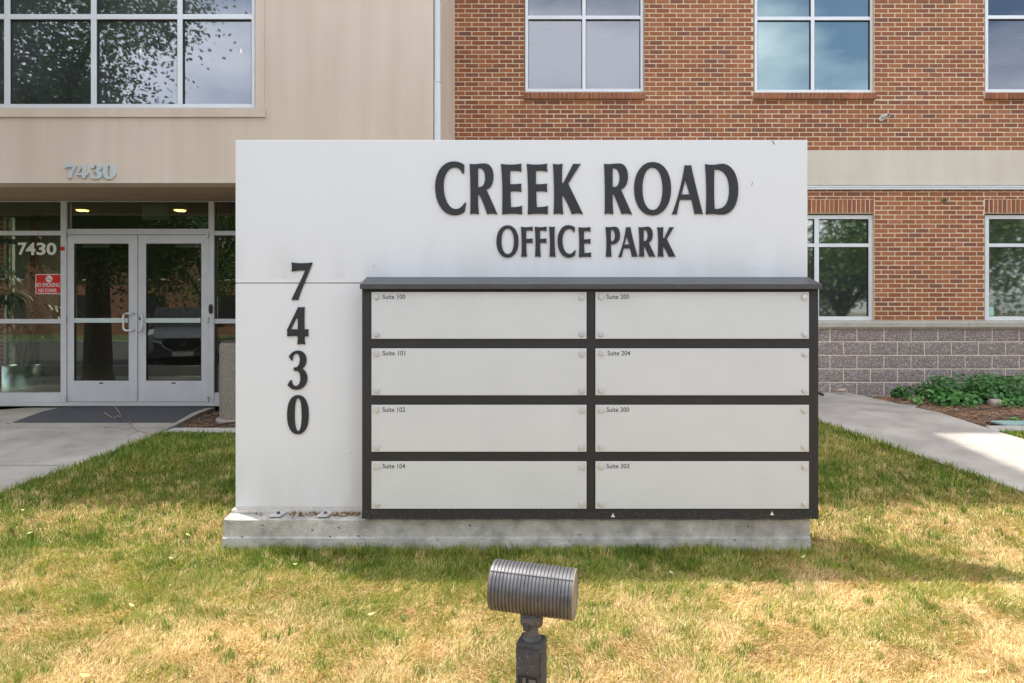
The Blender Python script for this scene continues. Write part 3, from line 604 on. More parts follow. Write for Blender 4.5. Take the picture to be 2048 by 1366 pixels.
for ci, (xa_, xb_) in enumerate(cols_):
    for ri, (ya_, yb_) in enumerate(rows_):
        q = MB().box(PX(xa_, PDp), PX(xb_, PDp), PDp, PDp+.0045, PZ(yb_, PDp), PZ(ya_, PDp)); pl = q.build('tenant_panel', M['plaque'], sign, bevel=.0012)
        pl['label'] = 'pale panel lettered ' + names_[ci][ri]
        q = MB().box(PX(xa_+6, PDp), PX(xb_-6, PDp), PDp+.0045, CDp, PZ(yb_-6, PDp), PZ(ya_+6, PDp)); q.build('standoff', M['black'], pl)
        for (sx, sy) in ((xa_+10.5, ya_+9.8), (xa_+10.5, yb_-9.5), (xb_-9.8, ya_+10.5), (xb_-9.8, yb_-9.5)):
            loc = Vector(W(sx+rng.uniform(-.6, .6), sy+rng.uniform(-.5, .5), PDp))
            if screw0 is None: screw0 = scm.build('cap_screw', M['steel'], None, smooth=False); sc_ = screw0
            else: sc_ = screw0.copy(); COL.objects.link(sc_)
            sc_.location = loc; sc_.rotation_euler = (R(90), rng.uniform(0, 3), 0); sc_.parent = pl; sc_.matrix_parent_inverse = wm(pl).inverted()
        tx = xa_ + (22 if ci == 0 or ri != 1 else 24)
        text(names_[ci][ri], tx, tx+45.5, ya_+4.6, ya_+14.2, PDp, .0008, M['print'], 'lettering', pl, bold=.012)

for a_, b_ in (((1544, 281), (1549, 289)), ((1505, 363), (1503, 372)), ((744, 536), (750, 529)), ((700, 905), (701, 908)), ((1508, 536), (1509, 538))):
    MB().tube([W(*a_, SD-.0006), W((a_[0]+b_[0])/2+.5, (a_[1]+b_[1])/2-.5, SD-.0008), W(*b_, SD-.0006)], .0028 if a_[0] == 1544 else .0013, 5).build('scuff_mark', M['letter'] if a_[0] != 744 else M['seam'], sign)
LD = SD - .010
def crop1(k, dx=0, dy=0): glyph(k[0], k[1]+dx, k[2]+dy, k[3], LD, .010, M['letter'], 'letter', sign)
c1 = 1681/160.; c2 = 2048/200.; c3 = 2048/180.; c4 = 591/80.
crop1(('C1', 860, 310, c1)); crop1(('R1', 860, 310, c1)); crop1(('E1', 1010, 310, c1), -541/c1); crop1(('E1', 1010, 310, c1)); crop1(('K1', 1010, 310, c1))
crop1(('R1', 860, 310, c1), 1208.4-939.2); crop1(('O1', 1200, 310, c1)); crop1(('A1', 1330, 310, c1)); crop1(('D1', 1330, 310, c1))
crop1(('O2', 985, 440, c2)); crop1(('F2', 985, 440, c2)); crop1(('F2', 985, 440, c2), 284/c2); crop1(('I2', 985, 440, c2)); crop1(('C2', 985, 440, c2)); crop1(('E2', 985, 440, c2))
for kx in ('P3', 'A3', 'R3', 'K3'): crop1((kx, 1185, 440, c3))
for kx, oy in (('7a', 515), ('4a', 515), ('3a', 690), ('0a', 690)): glyph(kx, 560, oy, c4, LD, .010, M['letter'], 'digit', sign)

# ------------------------------------------------------------------ the ground light in front of the sign
LC = Vector(W(1066, 1178, 2.44)); s56 = F/2.44
fx = empty('sign_floodlight', (PX(1063, 2.44), 2.44, zf(0, 2.44)), 'ribbed grey metal floodlight on a weathered black post in front of the sign', 'floodlight')
ax = Vector((.96, -.21, -.035)).normalized(); Lh = .148
rot = ax.to_track_quat('Z', 'Y').to_matrix().to_4x4(); Mx = Matrix.Translation(LC) @ rot
pf = []; nr_ = 23; r0 = .087
for i in range(nr_):
    z0_ = -Lh + 2*Lh*i/nr_; p_ = 2*Lh/nr_
    pf += [(r0-.0038, z0_), (r0-.0038, z0_+p_*.22), (r0, z0_+p_*.30), (r0, z0_+p_*.92), (r0-.0038, z0_+p_)]
q = MB(); q.lathe(pf, 72, Mx); q.build('ribbed_housing', M['fixture'], fx)
q = MB(); q.lathe([(r0-.001, Lh), (r0-.001, Lh+.004), (r0-.006, Lh+.006), (r0-.007, Lh+.002), (0, Lh+.002)], 72, Mx, capt=False); q.build('end_cap', M['lamp_glass'], fx)
q = MB(); up_ = (Vector((0, 0, 1)) - ax*ax.z).normalized(); sd = up_.cross(ax).normalized()
if sd.y > 0: sd = -sd
dr = (up_*math.cos(R(38)) + sd*math.sin(R(38))); q.tube([LC+dr*(r0+.001)-ax*Lh, LC+dr*(r0+.001)+ax*Lh], .0022, 6); q.build('housing_seam', M['fixture'], fx)
# knuckle
kb = LC - Vector((0, 0, r0)); px0 = PX(1063, 2.44)
yw = Matrix.Rotation(R(-17), 4, 'Z')
def kbox(name, cx, cz, hx, hy, hz, m, bev=.004, dy=0, par=fx):
    Mq = Matrix.Translation((px0+cx, 2.44+dy, cz)) @ yw; q = MB(); q.box(-hx, hx, -hy, hy, -hz, hz, mat=Mq); return q.build(name, m, par, bevel=bev)
ztop = PZ(1276, 2.44)
kbox('knuckle', .002, ztop+.095, .027, .022, .055, M['knuckle'], .005); kbox('knuckle_jaw', -.012, ztop+.062, .012, .030, .026, M['post'], .004)
q = MB(); q.lathe([(.026, -.036), (.030, -.032), (.030, .032), (.026, .036)], 18, Matrix.Translation((px0+.001, 2.435, ztop+.075)) @ yw @ Matrix.Rotation(R(90), 4, 'Y')); q.build('swivel', M['knuckle'], fx)
q = MB(); q.lathe([(.034, 0), (.033, .008), (.024, .016), (.022, .05)], 20, Matrix.Translation((px0+.001, 2.44, ztop-.002))); q.build('collar', M['knuckle'], fx)
# post box with a broken outlet cover
hw, hz0 = .047, (ztop - (zf(0, 2.44)-.12))/2
kbox('post', 0, ztop-hz0, hw, .045, hz0, M['post'], .010)
def fpl(name, u0, u1, z0, z1, d0, d1, m, bev=.0015):
    Mq = Matrix.Translation((px0, 2.44, 0)) @ yw; q = MB(); q.box(u0, u1, -.045-d1, -.045-d0, z0, z1, mat=Mq); return q.build(name, m, fx, bevel=bev)
fpl('cover_plate', -.042, .040, ztop-.112, ztop-.020, 0, .006, M['post'], .003)
fpl('recess_shade_plate', -.034, .034, ztop-.200, ztop-.113, .0004, .002, M['gasket'], 0)  # flat black plate standing in for the shade inside the hollow
fpl('cover_rim', -.043, -.034, ztop-.205, ztop-.112, 0, .006, M['post']); fpl('cover_rim', .034, .043, ztop-.205, ztop-.112, 0, .006, M['post'])
fpl('outlet', -.018, -.006, ztop-.165, ztop-.118, .002, .010, M['knuckle']); fpl('outlet', .004, .030, ztop-.150, ztop-.122, .002, .008, M['knuckle']); fpl('outlet', -.012, .016, ztop-.196, ztop-.170, .002, .012, M['post'])

# ------------------------------------------------------------------ the office building
TD = 7.5; DD = 8.75
bld = empty('office_building', (0, BD, zf(0, BD)), 'brick and tan stucco office building with glass entry doors behind the sign', 'building')
TX1 = PX(866, TD)                       # right edge of the stucco volume
def plainbrick():
    m = mat('brickwork_above', (.3, .12, .06), .9); t = m.node_tree; L = t.links.new
    g = t.nodes.new('ShaderNodeNewGeometry'); s = t.nodes.new('ShaderNodeSeparateXYZ'); L(g.outputs['Position'], s.inputs[0]); c = t.nodes.new('ShaderNodeCombineXYZ'); L(s.outputs[0], c.inputs[0]); L(s.outputs[2], c.inputs[1])
    b = t.nodes.new('ShaderNodeTexBrick'); b.inputs['Color1'].default_value = (.38, .135, .06, 1); b.inputs['Color2'].default_value = (.25, .09, .055, 1); b.inputs['Mortar'].default_value = (.62, .52, .38, 1)
    b.inputs['Scale'].default_value = 1; b.inputs['Brick Width'].default_value = PITX; b.inputs['Row Height'].default_value = PITZ; b.inputs['Mortar Size'].default_value = .005; L(c.outputs[0], b.inputs['Vector']); L(b.outputs[0], t.nodes['Principled BSDF'].inputs['Base Color']); return m
M['plain'] = plainbrick()
def X_(p): return PX(p, BD)
def Z_(p): return PZ(p, BD)
MF = BD + .0032                          # face of the mortar
WT = BD + .30
wins = [(1049, 1289), (1507, 1749), (1969, 2211)]
HZ = 12.4 + .43                         # parapet of the brick wing
XR = 14.0
# --- upper storey wall, in piers and spandrels around the openings
wall = empty('brick_wall', (3, BD, 3)); setpar(wall, bld)
q = MB(); zlo, zhi = Z_(301.1), Z_(-12); TOPW = Z_(-112)
edges = [TX1+.0] + [X_(p) for w_ in wins for p in w_] + [XR]
for i in range(0, len(edges)-1):
    if i % 2 == 0: q.box(edges[i], edges[i+1], MF, WT, zlo, zhi)
    else: q.box(edges[i], edges[i+1], MF, WT, zlo, Z_(198.2))
# lower storey
zl0, zl1 = Z_(641), Z_(378); SOL0, SOL1 = Z_(426.5), Z_(398)
lwins = wins[1:]
edl = [TX1] + [X_(p) for w_ in lwins for p in w_] + [XR]
for i in range(len(edl)-1):
    if i % 2 == 0: q.box(edl[i], edl[i+1], MF, WT, zl0, zl1)
    else: q.box(edl[i], edl[i+1], MF, WT, SOL0, zl1)
q.build('mortar_bed', M['mortar'], wall)
q = MB()
for i in range(len(edges)-1):
    if i % 2 == 0: q.box(edges[i], edges[i+1], BD+.001, WT, zhi, TOPW)
q.box(TX1, XR, BD+.001, WT, TOPW, HZ); q.box(XR, XR+.3, BD, 24, -.2, HZ); q.build('upper_brickwork', M['plain'], bld)
q = MB(); q.box(-12, XR, WT, 24, HZ-.4, HZ-.2); q.box(-12, XR, 23.7, 24, 0, HZ-.4); q.build('roof', M['dark'], bld)

# --- bricks: laid cell by cell, clipped to the regions
def proto(name, w_, d_, h_, bev, m, jit=0):
    bm = bmesh.new(); bmesh.ops.create_cube(bm, size=1); bmesh.ops.scale(bm, vec=(w_, d_, h_), verts=bm.verts)
    bmesh.ops.bevel(bm, geom=list(bm.edges), offset=bev, segments=1, affect='EDGES')
    if jit:
        for v in bm.verts: v.co.x += rng.uniform(-jit, jit); v.co.z += rng.uniform(-jit, jit)*.8
    me = bpy.data.meshes.new(name); bm.to_mesh(me); bm.free(); me.materials.append(m); return me
BJ = .0112; BT = .05
bw, bh = PITX-BJ, PITZ-BJ
bricks = []     # x0,x1,z0,z1
def fill(x0, x1, z0, z1, base=BZ0):
    r0_ = math.floor((z0-base)/PITZ+1e-3); r1_ = math.ceil((z1-base)/PITZ-1e-3)
    for r in range(r0_, r1_):
        a0 = base + r*PITZ + BJ/2; a1 = a0 + bh; a0 = max(a0, z0+.001); a1 = min(a1, z1-.001)
        if a1 - a0 < .012: continue
        off = .5*(abs(r) % 2); c0 = math.floor((x0-BX0)/PITX+off)-1; c1_ = math.ceil((x1-BX0)/PITX+off)+1
        for c in range(c0, c1_):
            u0 = BX0 + (c-off)*PITX + BJ/2; u1 = u0 + bw; v0, v1 = max(u0, x0+.002), min(u1, x1-.002)
            if v1 - v0 > .02: bricks.append((v0, v1, a0, a1))
UX1 = X_(2560)
cols2 = [(TX1+.008, X_(1049)), (X_(1289), X_(1507)), (X_(1749), X_(1969)), (X_(2211), X_(2560))]
for a, c in cols2: fill(a, c, Z_(198.2), Z_(-12))
fill(TX1+.008, UX1, Z_(301.1), Z_(198.2))
fill(TX1+.008, X_(1507), zl0, zl1)
fill(X_(1507), X_(1749), SOL1, zl1); fill(X_(1969), X_(2211), SOL1, zl1); fill(X_(2211), UX1, zl0, zl1); fill(X_(1749), X_(1969), zl0, zl1)
fill(X_(1530), X_(1507), zl0, zl1) if False else None
def seen(b_):
    cx = (b_[0]+b_[1])/2; cz = (b_[2]+b_[3])/2; px = HX+F*cx/BD; py = HY-F*(cz-CZ)/BD
    return 0 < px < 2048 and -4 < py < 1366 and not (471 < px < 1615 and 281 < py < 640) and not px > 2046
vis = [b_ for b_ in bricks if seen(b_)]; hid = [b_ for b_ in bricks if not seen(b_)]
full = [b_ for b_ in vis if (b_[1]-b_[0]) > .9*bw and (b_[3]-b_[2]) > .9*bh]
full.sort(key=lambda b_: abs((b_[0]+b_[1])/2 - 4.9) + .6*abs((b_[2]+b_[3])/2 - 2.7)); single = full[:300]; sset = set(single)
protos = [proto('brick', bw, BT, bh, .0035, M['brick'], .0008) for _ in range(6)]
for b_ in single:
    o = bpy.data.objects.new('brick', protos[rng.randrange(6)]); COL.objects.link(o)
    o.location = ((b_[0]+b_[1])/2, BD+BT/2+rng.uniform(-.002, .0015), (b_[2]+b_[3])/2); o.rotation_euler = (0, rng.uniform(-.004, .004), rng.uniform(-.003, .003)); setpar(o, wall)
q = MB(); base_ = [tuple(v.co) for v in protos[0].vertices]; bf = [tuple(p.vertices) for p in protos[0].polygons]
for b_ in bricks:
    if b_ in sset: continue
    sx = (b_[1]-b_[0])/bw; sz = (b_[3]-b_[2])/bh; cx = (b_[0]+b_[1])/2; cz = (b_[2]+b_[3])/2; dy = BD+BT/2+rng.uniform(-.002, .0015); an = rng.uniform(-.004, .004)
    q.add([(cx+v[0]*sx, dy+v[1], cz+v[2]*sz+v[0]*an) for v in base_], bf)
o = q.build('bricks', M['brick'], wall, fix=False); o['kind'] = 'stuff'

# --- soldier courses over the lower windows, rowlock sills under the upper ones
pit = 9.1/F*BD
def upright(name, x0, x1, z0, z1, y0, y1, root):
    n_ = max(1, round((x1-x0)/pit)); p_ = (x1-x0)/n_; me = None
    for i in range(n_):
        if me is None: me = proto(name, p_-.0095, y1-y0, z1-z0, .003, M['soldier'], .0008)
        px = HX + F*(x0+(i+.5)*p_)/BD
        o = bpy.data.objects.new(name, me); COL.objects.link(o); o.location = (x0+(i+.5)*p_, (y0+y1)/2+rng.uniform(-.002, .002), (z0+z1)/2); o.rotation_euler = (0, rng.uniform(-.012, .012), 0); setpar(o, root)
for a, c in ((1507, 1749), (1969, 2211)):
    so_ = empty('soldier_course', (X_((a+c)/2), BD, (SOL0+SOL1)/2)); setpar(so_, bld)
    upright('soldier_brick', X_(a)+.003, X_(c)-.003, SOL0+.006, SOL1-.006, BD-.0, BD+.06, so_)
for a, c in wins:
    si = empty('brick_sill', (X_((a+c)/2), BD, Z_(192))); setpar(si, bld); DS = BD-.045
    q = MB(); q.box(X_(a)-.01, X_(c)+.01, DS+.012, WT-.15, Z_(197.6), Z_(186)); q.build('sill_mortar', M['mortar'], si)
    upright('sill_brick', X_(a)-.012, X_(c)+.012, PZ(197.8, DS), PZ(184.9, DS), DS, DS+.10, si)
# --- stucco band, flashing, cast-stone ledge
q = MB(); q.box(TX1+.003, XR, BD-.03, WT, Z_(371), Z_(301.3)); q.build('stucco_band', M['band'], bld, bevel=.004)
q = MB(); q.box(TX1+.003, XR, BD-.062, BD+.1, PZ(374.2, BD-.06), PZ(371.4, BD-.06)); q.box(TX1+.003, XR, BD-.052, BD+.1, PZ(378.5, BD-.06), PZ(374.2, BD-.06)); q.build('flashing', M['alu_white'], bld, bevel=.002)
LGD = BD-.055
x_ = X_(1500)
led = empty('stone_ledge', (5, LGD, Z_(650))); setpar(led, bld)
for a, c in ((910, 1479.3), (1480, 1938.5), (1939.3, 2260), (2260.8, 2560)):
    q = MB(); q.prism([(LGD, PZ(654.5, LGD)), (LGD, PZ(645, LGD)), (BD+.02, Z_(641.3)), (BD+.06, Z_(641.3)), (BD+.06, PZ(654.5, LGD))], 'x', PX(a, LGD), PX(c, LGD)); q.build('ledge_stone', M['ledge'], led, bevel=.003)
# --- split-face block base
bw_ = empty('block_wall', (5, BD, .9)); setpar(bw_, bld)
zc = Z_(656.3); q = MB(); q.box(TX1, XR, BD+.006, WT, -.1, PZ(654.5, LGD)); q.build('block_mortar_bed', M['cmumortar'], bw_)
BPX, BPZ = 54.1/F*BD, 27.1/F*BD
pr_ = []
for _ in range(4):
    bm = bmesh.new(); bmesh.ops.create_grid(bm, x_segments=10, y_segments=5, size=.5)
    bmesh.ops.scale(bm, vec=(BPX-.016, BPZ-.016, 1), verts=bm.verts)
    ed = [e for e in bm.edges if e.is_boundary]; r = bmesh.ops.extrude_edge_only(bm, edges=ed); bmesh.ops.translate(bm, vec=(0, 0, -.04), verts=[v for v in r['geom'] if isinstance(v, bmesh.types.BMVert)])
    for v in bm.verts:
        if v.co.z > -.01:
            inner = abs(v.co.x) < (BPX-.016)/2-.001 and abs(v.co.y) < (BPZ-.016)/2-.001
            v.co.z += rng.uniform(0, .006) if inner else rng.uniform(-.002, 0)
    me = bpy.data.meshes.new('concrete_block'); bm.to_mesh(me); bm.free(); me.transform(Matrix.Rotation(R(90), 4, 'X')); me.materials.append(M['cmu']); pr_.append(me)
for r in range(6):
    ph = 1660 if r % 2 == 0 else 1687
    for k in range(-14, 17):
        xc = X_(ph + 54.1*k) + BPX/2; zc_ = zc - (r+.5)*BPZ
        if xc > X_(2560) or xc < TX1+.1 or (r == 5): continue
        o = bpy.data.objects.new('concrete_block', pr_[rng.randrange(4)]); COL.objects.link(o); o.location = (xc, BD-.001+rng.uniform(-.001, .002), zc_); setpar(o, bw_)
q = MB(); q.box(TX1+.02, XR, BD-.02, BD+.1, -.1, zc-5*BPZ+.003); q.build('footing_edge', M['curb'], bw_)

# --- windows
def bars(q, x0, x1, z0, z1, y0, y1): q.box(x0, x1, y0, y1, z0, z1)
def window(x0, x1, zt, yb, D, mull, trans, fw, pane_mats, blind=(), room=True, mt=M['alu_white'] if 'alu_white' in M else None, fb=None, label=None):
    """x0..x1, zt..yb and the bars in photograph px seen at depth D; mull/trans lists of (a, b)"""
    wi = empty('window', (PX((x0+x1)/2, D), D, PZ(yb, D))); setpar(wi, bld)
    if label: wi['label'] = label
    P, Q = (lambda p: PX(p, D)), (lambda p: PZ(p, D)); fb = fb or fw; dp = .09
    q = MB(); q.box(P(x0), P(x0+fw), D, D+dp, Q(yb), Q(zt)); q.box(P(x1-fw), P(x1), D, D+dp, Q(yb), Q(zt))
    q.box(P(x0+fw), P(x1-fw), D, D+dp, Q(yb), Q(yb-fb)); q.box(P(x0+fw), P(x1-fw), D, D+dp, Q(zt+fw), Q(zt)); q.build('frame', mt, wi, bevel=.002)
    for a, c in mull: MB().box(P(a), P(c), D+.001, D+dp-.01, Q(yb-fb), Q(zt+fw)).build('mullion', mt, wi, bevel=.002)
    xs_ = [x0+fw]+[v for m_ in mull for v in m_]+[x1-fw]; zs = [yb-fb]+[v for m_ in trans for v in m_[::-1]]+[zt+fw]
    for i in range(0, len(xs_), 2):
        for a, c in trans: MB().box(P(xs_[i]), P(xs_[i+1]), D+.002, D+dp-.012, Q(c), Q(a)).build('transom', mt, wi, bevel=.002)
        for k in range(0, len(zs), 2):
            pm_ = pane_mats[(i//2 + k//2) % len(pane_mats)] if isinstance(pane_mats, list) else pane_mats
            g_ = MB(); a0, a1, b0, b1 = P(xs_[i]), P(xs_[i+1]), Q(zs[k]), Q(zs[k+1]); gk = .008
            q = MB(); q.box(a0, a0+gk, D+.012, D+.03, b0, b1); q.box(a1-gk, a1, D+.012, D+.03, b0, b1); q.box(a0+gk, a1-gk, D+.012, D+.03, b1-gk*1.3, b1); q.build('gasket', M['gasket'], wi)
            g_.box(a0+gk*.5, a1-gk*.5, D+.031, D+.037, b0, b1-.004); g_.build('pane', pm_, wi)
            if i//2 in blind:
                sl_ = MB(); z = b0+.006; yy_ = D+.12
                while z < b1-.004: sl_.add([(a0+.004, yy_-.010, z-.004), (a1-.004, yy_-.010, z-.004), (a1-.004, yy_+.009, z+.0135), (a0+.004, yy_+.009, z+.0135)], [(0, 1, 2, 3)]); z += .0205
                bo = sl_.build('blind_slats', M['blind'], wi, fix=False); bo['kind'] = 'stuff'
    if room:
        X0, X1, Z0, Z1 = P(x0)-.05, P(x1)+.05, Q(yb)-.05, Q(zt)+.05; y0 = D+dp+.04; y1 = D+3.2
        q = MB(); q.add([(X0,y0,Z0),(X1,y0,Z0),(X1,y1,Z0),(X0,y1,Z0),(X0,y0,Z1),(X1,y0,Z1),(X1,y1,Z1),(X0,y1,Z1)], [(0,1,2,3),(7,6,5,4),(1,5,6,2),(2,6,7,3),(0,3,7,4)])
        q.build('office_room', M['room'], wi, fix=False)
    return wi
WD = BD+.06
sc_ = 1
window(1050.5, 1287, -112, 183.5, WD, [(1164.5, 1171.5)], [(31, 38)], 6, M['g_blind'], blind=(0, 1), label='upper window with closed white blinds')
window(1509, 1746.5, -112, 185.5, WD, [(1622, 1629)], [(33, 40)], 6, M['g_teal'], label='upper window with bare teal glass')
window(1970.5, 2209, -112, 184.5, WD, [(2086, 2093)], [(30.5, 37.5)], 6, M['g_blind'], blind=(0, 1))
lw1 = window(1509, 1745.5, 430, 641, WD, [(1629, 1638)], [(487, 494)], 8, M['g_low'], mt=M['alu_white'])
lw2 = window(1970, 2209, 430, 641, WD, [(2086, 2093)], [(487, 494)], 8, M['g_low'], mt=M['alu_white'])
q = MB(); q.box(PX(1516, WD), PX(1628.5, WD), WD+.06, WD+.065, PZ(633, WD), PZ(494, WD)); q.build('white_shade', M['blind'], lw1)
q = MB(); q.box(PX(1976, WD), PX(1990, WD), WD+.029, WD+.0305, PZ(631, WD), PZ(614, WD)); q.build('sticker', mat('mint_sticker', (.36, .62, .52), .6), lw2)
# brick jambs are the bricks themselves; reveal trim inside the openings
q = MB()
for a, c in wins[:2]: 
    for p_, s_ in ((a, -1), (c, 1)): pass

# --- the stucco volume over the entry
ZS = PZ(366, TD); TH = TD+.25; TZ = 9.1+.40
ox0, ox1, oz0, oz1 = -7.6, PX(510.3, TD), PZ(216, TD), PZ(-170, TD)
JX = PX(520, TD)
st = MB()
st.box(-12, TX1, TD, TH, ZS, oz0); st.box(ox1, TX1, TD, TH, oz0, oz1); st.box(-12, ox0, TD, TH, oz0, oz1); st.box(-12, TX1, TD, TH, oz1, TZ)
st.box(TX1-.25, TX1, TH, BD+.3, ZS, TZ); st.box(JX, TX1, TD, BD+.3, -.1, ZS)
st.build('stucco_wall', M['stucco'], bld)
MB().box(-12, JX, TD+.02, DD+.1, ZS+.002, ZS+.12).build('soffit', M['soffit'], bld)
MB().box(-12, TX1, TD+.25, DD+.2, TZ-.25, TZ-.02).build('lower_roof', M['dark'], bld)
MB().box(-12, TX1, 8.69, 24, TZ-.3, 14.7).build('added_shadow_block', M['stucco'], bld)  # unseen mass added so that its shadow falls on the lawn and right walk
q = MB(); q.box(PX(-20, TD)-4, TX1-.0, TD-.004, TD-.0005, ZS, ZS+.018); q.build('drip_bead', M['band'], bld)
tr_ = MB(); tr_.box(-8.0, PX(532, TD), TD-.022, TD-.0005, PZ(235, TD), PZ(216.3, TD)); tr_.build('window_sill_trim', M['stucco'], bld, bevel=.003)
tr_ = MB(); tr_.box(PX(511, TD), PX(529, TD), TD-.014, TD-.0005, PZ(216, TD), PZ(-170, TD)); tr_.build('window_side_trim', M['stucco'], bld, bevel=.003)
VD = TD+.05
vx = lambda p: p
window(-420, 509.5, -165, 215.5, VD, [(8, 19.5), (181.5, 192.5), (354.5, 364.5)], [(28, 38)], 6.5, M['g_up'], room=True, mt=M['alu_white'], fb=7.5, label='wide upper window in the stucco wall')
# ceiling lamps of the room behind it
for px_, py_ in ((281, 101), (482, 101)):
    q = MB(); X, Y_, Z = W(px_, py_, 9.2); q.lathe([(.010, -.03), (.013, .0), (.004, .03)], 10, Matrix.Translation((X, Y_, Z))); q.build('lamp_bulb', emis('warm_bulb', (1, .72, .42), 4), bld)
# downspout on the return of the stucco volume
dx0, dx1 = TX1+.007, TX1+.074
ds = empty('downspout', (dx0, TD+.1, 0)); setpar(ds, bld)
spm = mat('white_gutter_paint', (.70, .74, .78), .45, noise=(4, .04))
MB().box(dx0, dx1, TD+.05, TD+.125, .2, PZ(163, TD+.05)).build('lower_pipe', spm, ds, bevel=.006)
MB().box(dx0+.004, dx1-.004, TD+.054, TD+.121, PZ(163, TD+.05), TZ).build('upper_pipe', spm, ds, bevel=.006)
MB().box(dx0-.004, dx1+.006, TD+.044, TD+.131, PZ(163.5, TD+.05), PZ(161, TD+.05)).build('collar', spm, ds, bevel=.002)
# address digits over the entry
cb_ = 2048/130.
for kx in ('7b', '4b', '3b', '0b'): glyph(kx, 115, 320, cb_, TD-.022, .018, M['zinc'], 'digit', bld, .0015)
# --- entrance
P, Q = (lambda p: PX(p, DD)), (lambda p: PZ(p, DD))
ZT = .40                                # door sill height
en = empty('entrance_front', (P(276), DD, ZT)); setpar(en, bld); dA = M['alu']
q = MB()
zb, zh = Q(804), ZS
XL = -7.3
q.box(P(122), P(133.5), DD-.01, DD+.10, zb, zh); q.box(P(417.5), P(428.5), DD-.01, DD+.10, zb, zh); q.box(P(-118), P(-106), DD-.01, DD+.10, zb, zh)
def hbar(a, c, z0, z1, dy=0): q.box(P(a), P(c), DD+dy, DD+.09, Q(z1), Q(z0) if z0 > 0 else zh)
for a, c in ((-106, 122), (428.5, 595)):
    hbar(a, c, -1, 403.5); hbar(a, c, 461.5, 470.5); hbar(a, c, 638, 647); hbar(a, c, 785.5, 804)
hbar(133.5, 417.5, -1, 403.5); hbar(133.5, 417.5, 457.5, 469)
q.build('frame', M['door_alu'], en, bevel=.003)
q = MB(); q.box(P(-118), P(460), DD-.03, DD+.14, Q(804)-.05, Q(804)-.0005); q.build('threshold', M['alu'], en, bevel=.003)
def pane(a, c, z0, z1, y=DD+.045, par=en): 
    o = MB().box(P(a), P(c), y, y+.006, Q(z1), Q(z0)).build('pane', M['g_door'], par)
    q_ = MB(); k = .006; q_.box(P(a), P(c), y-.018, y-.002, Q(z0)-k*1.4, Q(z0)); q_.box(P(a), P(a)+k, y-.018, y-.002, Q(z1), Q(z0)-k*1.4); q_.box(P(c)-k, P(c), y-.018, y-.002, Q(z1), Q(z0)-k*1.4); q_.build('gasket', M['gasket'], par); return o
M['g_side'] = glassmat('side_glass', .055, (.70, .75, .70), (.97, 1, .95), haze=.005)
for a, c in ((-106, 122), (428.5, 595)):
    for z0, z1 in ((403.5, 461.5), (470.5, 638), (647, 785.5)): pane(a, c, z0, z1).data.materials[0] = M['g_side'] if a < 0 else M['g_door']
pane(133.5, 417.5, 403.5, 457.5)
